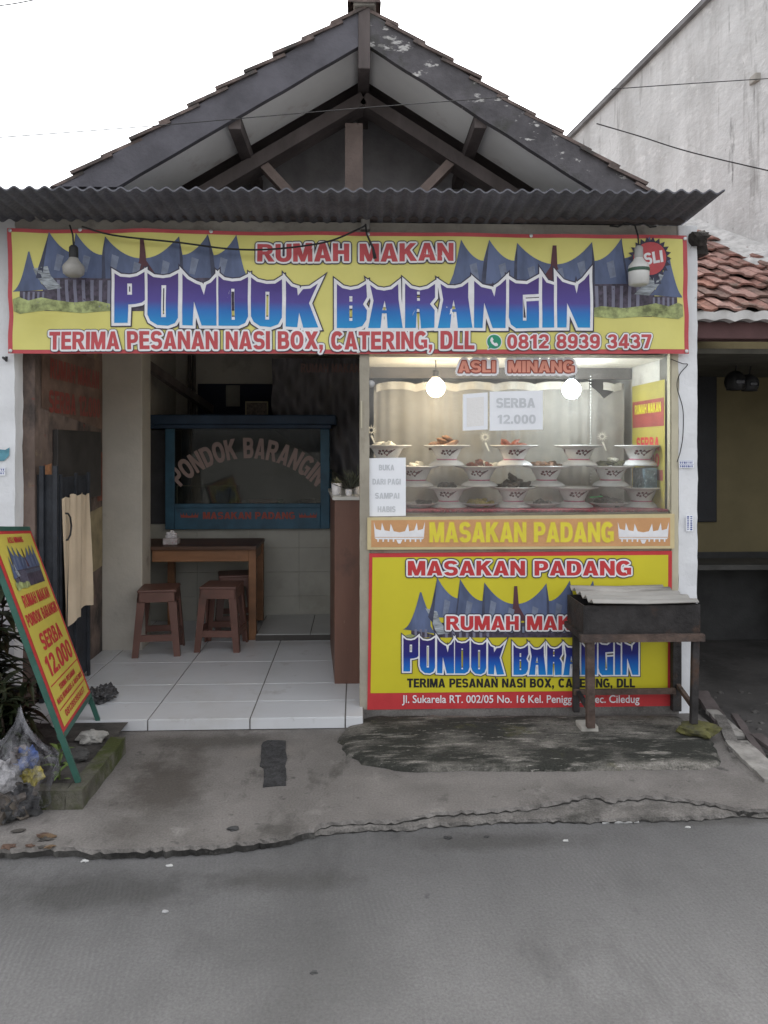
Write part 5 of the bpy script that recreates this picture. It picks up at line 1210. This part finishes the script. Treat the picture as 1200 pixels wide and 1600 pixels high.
for k, (c_, nm) in enumerate((((.30, .25, .05), 'yellow_wrapper'), ((.05, .08, .2), 'blue_wrapper'), ((.10, .085, .07), 'brown_scraps'), ((.42, .41, .40), 'white_paper_scrap'), ((.05, .05, .05), 'dark_scraps'), ((.12, .10, .09), 'food_scraps'))):
    b = B(); blob(b, (q.x + (.075, .055, -.02, -.03, .0, .03)[k], q.y + .10, (.17, .23, .07, .16, .055, .24)[k]), (.04, .045, .09, .07, .085, .04)[k], (1, .8, .9), 3, .8, 3, k + 3); fin(nm, b, M(nm, c_, .7, .5, 25, .3), bag)
for k in range(9):
    p = atz(rnd.uniform(5, 95), rnd.uniform(1300, 1330), 0); b = B(); blob(b, p + Vector((0, 0, .004)), rnd.uniform(.008, .019), (1.5, .8, .3), 2, 1.2, 2.5, k + 40)
    tag(fin('dead_leaf', b, M(('tan_leaf', 'dark_leaf', 'brown_leaf')[k % 3], ((.13, .085, .05), (.05, .045, .04), (.09, .055, .04))[k % 3], .9, .3, 30)), 'dry fallen leaf in the dirt at the foot of the rubbish bag', 'leaf', 'dry leaves at the foot of the rubbish bag')
# litter on the road
lit = [(133, 1346, 'white', .012), (265, 1405 - 52, 'white', .01), (278, 1327, 'white', .02), (408, 1317, 'white', .016), (620, 1290, 'white', .01), (884, 1314, 'white', .009), (1075, 1293, 'white', .009), (258, 1425, 'grey', .01), (490, 1520, 'dark', .01), (700, 1310, 'dark', .014), (760, 1308, 'dark', .009), (365, 1296, 'dark', .022), (45, 1325, 'brown', .02), (62, 1332, 'brown', .016)]
m_lit = {'white': M('dirty_white_scrap', (.42, .42, .41), .8, .2, 40), 'grey': M('grey_pebble', (.28, .28, .28), .9), 'dark': M('dark_pebble', (.045, .045, .045), .9), 'brown': M('brown_scrap', (.25, .12, .06), .9)}
where = ['at the far left of the kerb crack', 'left of the asphalt repair patch on the road', 'touching the kerb crack below the repair patch', 'on the crack right of the repair patch', 'below the broken kerb in mid road', 'on the road below the grill', 'at the right under the broken kerb', 'far left on the road surface', 'lone in the middle of the road', 'under the broken middle of the kerb', 'right of the broken middle kerb', 'lying on the pavement before the tiles', 'beside the rubbish bag foot', 'at the foot of the rubbish bag nearer the road']
for (px, py, c_, r_), wh in zip(lit, where):
    on = py < 1300 and px < 500; q = atz(px, py, 0 if on else Z_ROAD); b = B(); blob(b, q + Vector((0, 0, r_ * .2)), r_ * .75, (1.5, 1, .45), 2, .7, 2, px); o = tag(fin('litter_scrap', b, m_lit[c_]), 'tiny %s scrap %s' % (c_, wh), 'litter', 'small scraps of litter')
q = atz(968, 1284, Z_ROAD); b = B(); box(b, q.x - .075, q.x + .075, q.y - .014, q.y + .014, Z_ROAD + .001, Z_ROAD + .006); split_long(b, .02)
for v in b.verts: v.co.z += .004 * noise.noise(v.co * 40); v.co.y += .008 * noise.noise(v.co * 25)
tag(fin('plastic_strip', b, MATS['dirty_white_scrap']), 'white crumpled plastic strip on the road below the broken kerb', 'litter')

# hanging lamps before the banner
def lamp(px, y0, y1, label, band, tangle):
    Y = -.17; t = thing('hanging_lamp', label, 'lamp', at(px, y1, Y), 'unlit lamps hanging in front of the banner'); c = at(px, 0, Y); z0, z1 = zat(y0, Y, px), zat(y1, Y, px); h = z0 - z1; r_ = 16.5 / F * (CAM_D + Y)
    if band: pr = [(0, z1), (r_ * .72, z1 + .003), (r_ * .93, z1 + h * .06), (r_ * .98, z1 + h * .4), (r_, z1 + h * .62), (r_ * .92, z1 + h * .74), (r_ * .55, z1 + h * .9), (r_ * .4, z0)]
    else: pr = [(0, z1), (r_ * .6, z1 + .006), (r_ * .92, z1 + h * .2), (r_, z1 + h * .5), (r_ * .9, z1 + h * .62), (r_ * .5, z1 + h * .88), (r_ * .4, z0)]
    b = B(); lathe(b, [(r, z) for r, z in pr], (c.x, Y, 0), 28); fin('shade', b, M('milk_white_plastic', (.62, .62, .60), .3, .04, 5, 0) if band else M('dusty_lamp_plastic', (.30, .29, .27), .4, .15, 8, 0), t, True)
    if band: b = B(); lathe(b, [(r_ * 1.005, z1 + h * .5), (r_ * 1.02, z1 + h * .52), (r_ * 1.02, z1 + h * .6), (r_ * .99, z1 + h * .63)], (c.x, Y, 0), 28); fin('green_band', b, M('dark_green_plastic', (.04, .09, .06), .4), t, True)
    b = B(); lathe(b, [(r_ * .38, z0), (r_ * .42, z0 + .01), (r_ * .40, z0 + .055), (r_ * .25, z0 + .065), (0, z0 + .066)], (c.x, Y, 0), 16); fin('socket', b, M('grey_socket', (.34, .34, .33), .5) if band else m_black, t, True)
    top = at(px - 6, 352, -.10); b = B(); tube(b, [(c.x, Y, z0 + .06), (c.x - .004, Y, z0 + .12), top], .0045, 6)
    if tangle:
        for s in (-1, 1): tube(b, [top, top + Vector((s * .05, .0, .012)), top + Vector((s * .09, .01, -.006)), top + Vector((s * .13, .03, .004))], .005, 6)
    fin('cord', b, m_black, t)
lamp(115, 403, 434, 'dusty grey unlit lamp with black socket hanging before the left of the banner', False, False)
lamp(998, 403, 447, 'white unlit lamp with dark green band hanging before the right of the banner', True, True)
for px, py, lab in ((63, 334, 'small grey junction box under the awning above the banner left end'), (571, 351, 'small grey junction box over the middle of the banner')):
    q = at(px, py, -.03); b = B(); box(b, q.x - .024, q.x + .024, -.05, -.001, q.z - .03, q.z + .03, .005); tag(fin('junction_box', b, M('grey_box_plastic', (.26, .25, .24), .6, .2, 10)), lab, 'junction box')
def cable(label, pts, r_=.004, sub=8, nm='cable'):
    out = []
    for i in range(len(pts) - 1):
        p0, p1, p2, p3 = pts[max(i - 1, 0)], pts[i], pts[i + 1], pts[min(i + 2, len(pts) - 1)]
        for k in range(sub):
            t = k / sub; out.append(.5 * ((2 * p1) + (p2 - p0) * t + (2 * p0 - 5 * p1 + 4 * p2 - p3) * t * t + (3 * p1 - p0 - 3 * p2 + p3) * t ** 3))
    out.append(pts[-1]); tag(fin(nm, tube(B(), out, r_, 6), m_black), label, 'cable')
cable('black cable sagging across the top of the banner between hooks', [at(px, py, -.12) for px, py in ((128, 354), (180, 368), (280, 379), (360, 389), (430, 389), (510, 378), (560, 358), (571, 352))], .005)
b = B(); tube(b, [at(571, 350, -.10), at(573, 366, -.10), at(583, 388, -.105), at(586, 404, -.105)], [.005, .005, .007, .010], 8); tag(fin('dangling_cord', b, m_black, None, True), 'short black cord end dangling over the middle of the banner', 'cord')
cable('thin overhead cable crossing the sky and the gable', [at(px, py, -1.3) for px, py in ((-60, 219), (235, 197), (600, 166), (1000, 136), (1260, 119))], .0017)
cable('slack thin cable before the tall plastered wall at the right', [at(px, py, .2) for px, py in ((932, 193), (1000, 213), (1080, 238), (1215, 270))], .0035)
cable('thin overhead cable at the upper left corner of the sky', [at(px, py, -.8) for px, py in ((-40, 13), (20, 6), (75, -5))], .0024)
cable('thin dark wire hanging down the white right pillar', [at(px, py, -.03) for px, py in ((1048, 561), (1066, 568), (1074, 570), (1062, 585), (1058, 605), (1067, 640), (1067, 680), (1063, 705), (1058, 722))], .0025)
for px0, py0, px1, py1, Yp, lab, rot in ((1061, 719, 1084, 731, -.026, 'blue and white service sticker across the right pillar', 0), (1072, 805, 1083, 830, -.026, 'upright blue and white service sticker on the right pillar', 1), (-14, 730, 8, 743, -.01, 'blue and white sticker on the left pillar at the frame edge', 0)):
    t = thing('service_sticker', lab, 'sticker', at((px0 + px1) / 2, py1, Yp), 'blue service stickers on the pillars'); smp = plane_map(Yp)
    b = B(); poly_into(b, [(px0, py0), (px1, py0), (px1, py1), (px0, py1)], smp, 0); fin('paper', b, m_paper, t)
    b = B(); w_, h_ = px1 - px0, py1 - py0; rnd = random.Random(px0)
    for row in range(2):
        if not rot: poly_into(b, [(px0 + .5, py0 + 1 + row * 5.8), (px1 - .5, py0 + 1 + row * 5.8), (px1 - .5, py0 + 1.6 + row * 5.8), (px0 + .5, py0 + 1.6 + row * 5.8)], smp, .0006)
        for k in range(7):
            f0, f1 = .06 + k * .13, .06 + k * .13 + rnd.uniform(.05, .1)
            if rot: q = [(px0 + 1.5 + row * 5, py0 + f0 * h_), (px0 + 4.5 + row * 5, py0 + f0 * h_), (px0 + 4.5 + row * 5, py0 + f1 * h_), (px0 + 1.5 + row * 5, py0 + f1 * h_)]
            else: q = [(px0 + f0 * w_, py0 + 2.6 + row * 5.6), (px0 + f1 * w_, py0 + 2.6 + row * 5.6), (px0 + f1 * w_, py0 + 5.4 + row * 5.6), (px0 + f0 * w_, py0 + 5.4 + row * 5.6)]
            poly_into(b, q, smp, .0008 + k * 2e-5)
    fin('blue_print', b, print_mat('sticker_blue', (.05, .08, .30)), t)
b = B(); poly_into(b, [(-20, 700), (8, 703), (15, 699), (14, 712), (6, 720), (-20, 722)], plane_map(-.008), 0); tag(fin('torn_poster_scrap', b, M('teal_paper', (.10, .27, .34), .7, .2, 30)), 'torn teal paper scrap on the left pillar', 'paper scrap')
b = B(); q = at(8, 561, -.02); tube(b, [q + Vector((-.02, .02, .01)), q, q + Vector((.012, -.012, -.012)), q + Vector((.012, -.01, .012))], .007, 6); tag(fin('wall_hook', b, m_black), 'small dark hook on the left pillar below the banner corner', 'hook')

# ------------------------------------------------------------------ neighbour at the right
nb = thing('neighbour_house', 'tall plastered house at the right with red tiled lean-to roof and yellow porch', 'building', (3, 1.75, 0))
YN = 1.75
m_tall = M('stained_grey_plaster', (.58, .575, .57), .9, .10, 2.5, .9, 14, dirt=[((.40, .39, .38), 2.2, .46, .70, (1.6, 1.6, .22)), ((.22, .21, .20), 5, .57, .70, (1.5, 1.5, .14)), ((.17, .165, .16), 9, .64, .72, (1.2, 1.2, .12)), ((.70, .69, .68), 9, .56, .72), ((.30, .29, .28), 26, .66, .74, (1, 1, .5))])
ez = at(1140, 484, .12).z; ey = .12; pit = .62
wa, wb = atp(1082, 356, (0, ey, ez), (0, -pit, 1)), atp(1202, 404, (0, ey, ez), (0, -pit, 1))
wd = Vector((wb.x - wa.x, wb.y - wa.y, 0)).normalized(); wn = Vector((wd.y, -wd.x, 0)); wn = wn if wn.y < 0 else -wn
slope = [atp(px, py, wa, wn) for px, py in ((880, 228), (903, 206), (960, 150), (1030, 80), (1112, -2), (1180, -70))]
b = B(); we = wa + wd * 3.2; prism(b, [Vector((slope[0].x, slope[0].y, 2.5))] + slope + [Vector((we.x, we.y, slope[-1].z + 1.0)), Vector((we.x, we.y, 2.2))], -wn * .2); fin('upper_wall', b, m_tall, nb)
b = B(); o0 = slope[0]; o1 = slope[-1]; beam(b, o0 - wn * .1 + Vector((0, 0, .012)), o1 - wn * .1 + Vector((0, 0, .012)), .28, .045, (0, 0, 1)); fin('verge_coping', b, M('weathered_coping', (.20, .195, .20), .9, .2, 8, .3), nb)
q = atp(1183, 122, wa, wn); b = B(); box(b, q.x - .03, q.x + .03, q.y - .03, q.y + .06, q.z - .03, q.z + .03, .01); fin('wall_bracket', b, m_beam, nb)
m_yw = M('olive_yellow_wall', (.205, .172, .095), .85, .12, 2, .15, 30, dirt=[((.13, .11, .06), 2, .55, .8)])
fin('porch_wall', box(B(), 1.9, 4.6, YN, YN + .2, -.1, 2.5), m_yw, nb)
fin('porch_shade_wall', box(B(), 3.9, 4.1, -.2, YN, -.1, 2.5), m_yw, nb)  # unseen wall added out of view to keep the porch dark
p, q = at(1060, 583, YN), at(1117, 815, YN); b = B(); box(b, 1.89, q.x, YN - .035, YN - .002, q.z, p.z, .005); fin('window_shutter', b, M('black_shutter', (.018, .019, .024), .5), nb)
fin('porch_beam', box(B(), 1.90, 4.2, .16, .28, at(1150, 531, .2).z, at(1150, 504, .2).z, .006), M('maroon_beam', (.11, .055, .055), .7, .15, 6, .2), nb)
fin('porch_ceiling', box(B(), 1.9, 4.6, .285, YN, 2.06, 2.09), M('dark_ceiling', (.09, .085, .07), .9), nb)
fin('wainscot', box(B(), 1.9, 4.6, YN - .015, YN - .001, -.1, at(1150, 862, YN).z), M('dark_dado', (.045, .045, .045), .7, .2, 5), nb)
def ro(x, t, h=0): return Vector((x, ey + t, ez + pit * t)) + Vector((0, -pit, 1)).normalized() * h
sl_ = math.sqrt(1 + pit * pit)
m_red_t = M('red_clay_tile', (.23, .12, .098), .9, .35, 14, .4, 40, dirt=[((.10, .07, .055), 8, .5, .66), ((.42, .22, .16), 22, .62, .75)])
b = B(); rnd = random.Random(9); cl = .165; ncr = 9
for i in range(ncr):
    for j in range(14):
        x0 = 1.90 + j * .165 + (i % 2) * .0; dx = rnd.uniform(-.010, .010); dz = rnd.uniform(-.006, .010); p0 = None; nf = len(b.faces); sk = rnd.uniform(-.012, .012)
        t0, t1 = i * cl - .03, i * cl + cl + .02
        for xx, hh in ((0, .020), (.03, .030), (.06, .026), (.10, .002), (.14, -.002), (.172, .012)):
            lo_, hi_ = ro(x0 + xx + dx, t0 + sk - .022 * (1 if .0 < xx < .1 else 0), hh + .020 + dz), ro(x0 + xx + dx, t1, hh - .012 + dz)
            nn = Vector((0, -pit, 1)).normalized() * .014
            r_ = [b.verts.new(v) for v in (lo_, hi_, hi_ - nn, lo_ - nn)]
            if p0:
                for k in range(4): b.faces.new((p0[k], p0[(k + 1) % 4], r_[(k + 1) % 4], r_[k]))
            else: b.faces.new(r_)
            p0 = r_
        b.faces.new(p0); b.faces.ensure_lookup_table(); mi = rnd.choice((0, 0, 0, 1, 1, 2, 3))
        for f in b.faces[nf:]: f.material_index = mi
bmesh.ops.bisect_plane(b, geom=b.verts[:] + b.edges[:] + b.faces[:], plane_co=wa + wn * .02, plane_no=-wn, clear_outer=True)
lr = fin('lean_to_tiles', b, [m_red_t, M('pinkish_clay_tile', (.28, .165, .14), .9, .25, 16, .4, 40, dirt=[((.13, .10, .09), 9, .55, .7)]), M('sooty_clay_tile', (.14, .085, .07), .9, .35, 14, .4, 40), M('brown_clay_tile', (.24, .115, .085), .9, .3, 14, .4, 40)], nb)
b = B(); prism(b, [ro(1.9, 0, -.03), ro(4.6, 0, -.03), ro(4.6, .3, -.03), ro(1.9, 1.6, -.03)], Vector((0, pit, -1)).normalized() * .03); fin('roof_deck', b, m_wood, nb)
ml, mr = atp(1085, 362, (0, ey, ez), (0, -pit, 1)), atp(1215, 412, (0, ey, ez), (0, -pit, 1))
b = B(); prev = None
for i in range(25):
    s = i / 24; c_ = wa + wd * (-.15 + 2.0 * s); ring = []; ud = Vector((0, pit * 1, 0))
    for yy, zz in ((-.20, .015), (-.17, .05), (-.06, .09), (.03, .16), (.03, -.05)):
        p = c_ - wn * (yy - .02 + .03 * noise.noise(Vector((c_.x * 9, yy * 9, 0)))); p.z = ez + pit * (p.y - ey) + zz * .55 + .014 * noise.noise(Vector((c_.x * 12, yy * 20, 3))); ring.append(b.verts.new(p))
    if prev:
        for k in range(5): b.faces.new((prev[k], prev[(k + 1) % 5], ring[(k + 1) % 5], ring[k]))
    else: b.faces.new(ring)
    prev = ring
b.faces.new(prev); fin('mortar_flashing', b, M('pale_mortar', (.48, .47, .46), .95, .2, 12, .7, 30, dirt=[((.2, .19, .18), 9, .6, .75)]), nb)
b = B(); prev = None
for i in range(160):
    x = 1.91 + i * .0147; z = at(1140, 489, .10).z + .012 * abs(math.sin(x * 26)) + .006 * noise.noise(Vector((x * 14, 0, 0)))
    ring = [b.verts.new((x, .08, z - .05)), b.verts.new((x, .08, z)), b.verts.new((x, .14, z + .01)), b.verts.new((x, .14, z - .05))]
    if prev:
        for k in range(4): b.faces.new((prev[k], prev[(k + 1) % 4], ring[(k + 1) % 4], ring[k]))
    else: b.faces.new(ring)
    prev = ring
b.faces.new(prev); fin('wavy_fascia', b, M('white_fascia_sheet', (.60, .59, .58), .8, .1, 10, .2), nb)
b = B(); box(b, 1.9, 4.4, .15, .2, at(1140, 503, .15).z + .0, ez - .01); fin('eaves_board', b, m_wood, nb)
# valley gutter between the two roofs
b = rough_box(b := B(), 1.88, 1.97, -.02, YN - .05, 2.58, 2.70, amp=.03, cut=.06, seed=12) or b
for k in range(9): blob(b, (1.90 + .05 * random.random(), -.02 + .19 * k, 2.64 - .02 * k + random.uniform(-.03, .05)), random.uniform(.04, .065), (1, 1, .8), 2, .7, 2, k)
tag(fin('valley_gutter', b, M('dark_gutter_debris', (.045, .040, .036), .95, .5, 9, .6, 30)), 'dark debris filled gutter running between the two roofs', 'gutter')
b = B(); box(b, 1.94, 3.6, -.9, YN, -.2, -.05); struct('neighbour_yard', b, M('dark_yard_concrete', (.072, .068, .066), .9, .3, 2.5, .5, 40, dirt=[((.028, .026, .025), 2.2, .5, .7), ((.14, .135, .13), 12, .62, .78)]))
b = B(); box(b, 1.3, 1.94, -1.3, .2, -.3, -.062); struct('drain_bed', b, m_soil)
bn = thing('porch_bench', 'dark low bench standing along the yellow porch wall', 'bench', (2.6, 1.4, -.05))
zs = at(1150, 882, 1.3).z
fin('seat', box(B(), 2.05, 3.4, 1.28, 1.62, zs - .04, zs, .005), M('grey_bench_top', (.07, .068, .065), .7, .2, 6), bn)
for x in (2.1, 3.3): fin('leg', box(B(), x, x + .05, 1.3, 1.6, -.05, zs - .041), m_wood, bn)
for k, (px, py, r_, lab) in enumerate(((1149, 597, 17, 'black round helmet hanging in the porch, left and nearer one'), (1171, 600, 15, 'dark grey round helmet hanging at the right in the porch'))):
    Yh = .9 + .05 * k; q = at(px, py, Yh); rr = r_ / F * (CAM_D + Yh); t = thing('helmet', lab, 'helmet', q - Vector((0, 0, rr)), 'helmets hanging in the dark porch')
    b = B(); blob(b, q, rr, (.95, 1, 1.05), 4, .06, 1.2, k)
    bmesh.ops.bisect_plane(b, geom=b.verts[:] + b.edges[:] + b.faces[:], plane_co=q - Vector((0, 0, rr * .75)), plane_no=(0, 0, 1), clear_inner=True); fin('shell', b, M('black_shell', (.02, .02, .021), .3) if not k else M('grey_shell', (.03, .03, .032), .6), t, True)
    b = B(); lathe(b, [(rr * .72, -rr * .76), (rr * .78, -rr * .74), (rr * .78, -rr * .66), (rr * .72, -rr * .64)], q, 28); fin('rim', b, m_black, t, True)
    fin('strap', tube(B(), [q + Vector((0, 0, rr)), q + Vector((.02, 0, rr + .12)), Vector((q.x + .03, Yh, 2.06))], .004, 6), m_black, t)
    b = B(); box(b, q.x - rr * .45, q.x + rr * .45, q.y - rr * 1.03, q.y - rr * .9, q.z - rr * .3, q.z + rr * .2, .01); fin('visor', b, M('smoke_visor', (.03, .03, .035), .1), t)
for k, (p0, p1, w_, c_, lab) in enumerate((((1095, 1082), (1128, 1130), .07, 0, 'dark board wedged against the pavement side beside the pillar'), ((1112, 1112), (1158, 1152), .055, 1, 'pale broken plank lying beside the pavement'), ((1150, 1160), (1215, 1222), .10, 1, 'wide grey broken plank lying nearest the road'), ((1148, 1118), (1192, 1185), .03, 0, 'thin dark stick lying across the yard rubble'), ((1182, 1150), (1230, 1185), .05, 0, 'dark plank end at the right edge of the yard'), ((1125, 1120), (1150, 1175), .05, 2, 'flat grey slab fragment in the drain'))):
    a_, b_ = atz(p0[0], p0[1], .012), atz(p1[0], p1[1], .005); b = B(); beam(b, a_, b_, w_ * 1.15, .022); split_long(b, .04)
    for v in b.verts: v.co += Vector((.006 * noise.noise(v.co * 20), .006 * noise.noise(v.co * 22), .004 * noise.noise(v.co * 15)))
    tag(fin('broken_plank', b, (m_wood, M('grey_weathered_plank', (.30, .285, .265), .9, .25, 8, .4, 40, dirt=[((.06, .055, .05), 7, .55, .7)]), m_lip)[c_]), lab, 'plank', 'broken planks beside the pavement')
b = B(); rnd = random.Random(12)
for k in range(70): blob(b, (rnd.uniform(1.75, 2.5), rnd.uniform(-.8, .6), -.05), rnd.uniform(.008, .025), (1.2, 1, .6), 1, .6, 2, k)
tag(fin('rubble', b, M('yard_rubble', (.10, .095, .09), .95, .4, 20, .4)), kind='stuff')
b = B(); rough_box(b, -3.4, -2.02, -.30, .3, 2.50, 2.74, amp=.02, cut=.08, seed=21); tag(fin('adjoining_eave', b, m_wood), 'dark eave end of the adjoining roof at the upper left edge', 'eave')
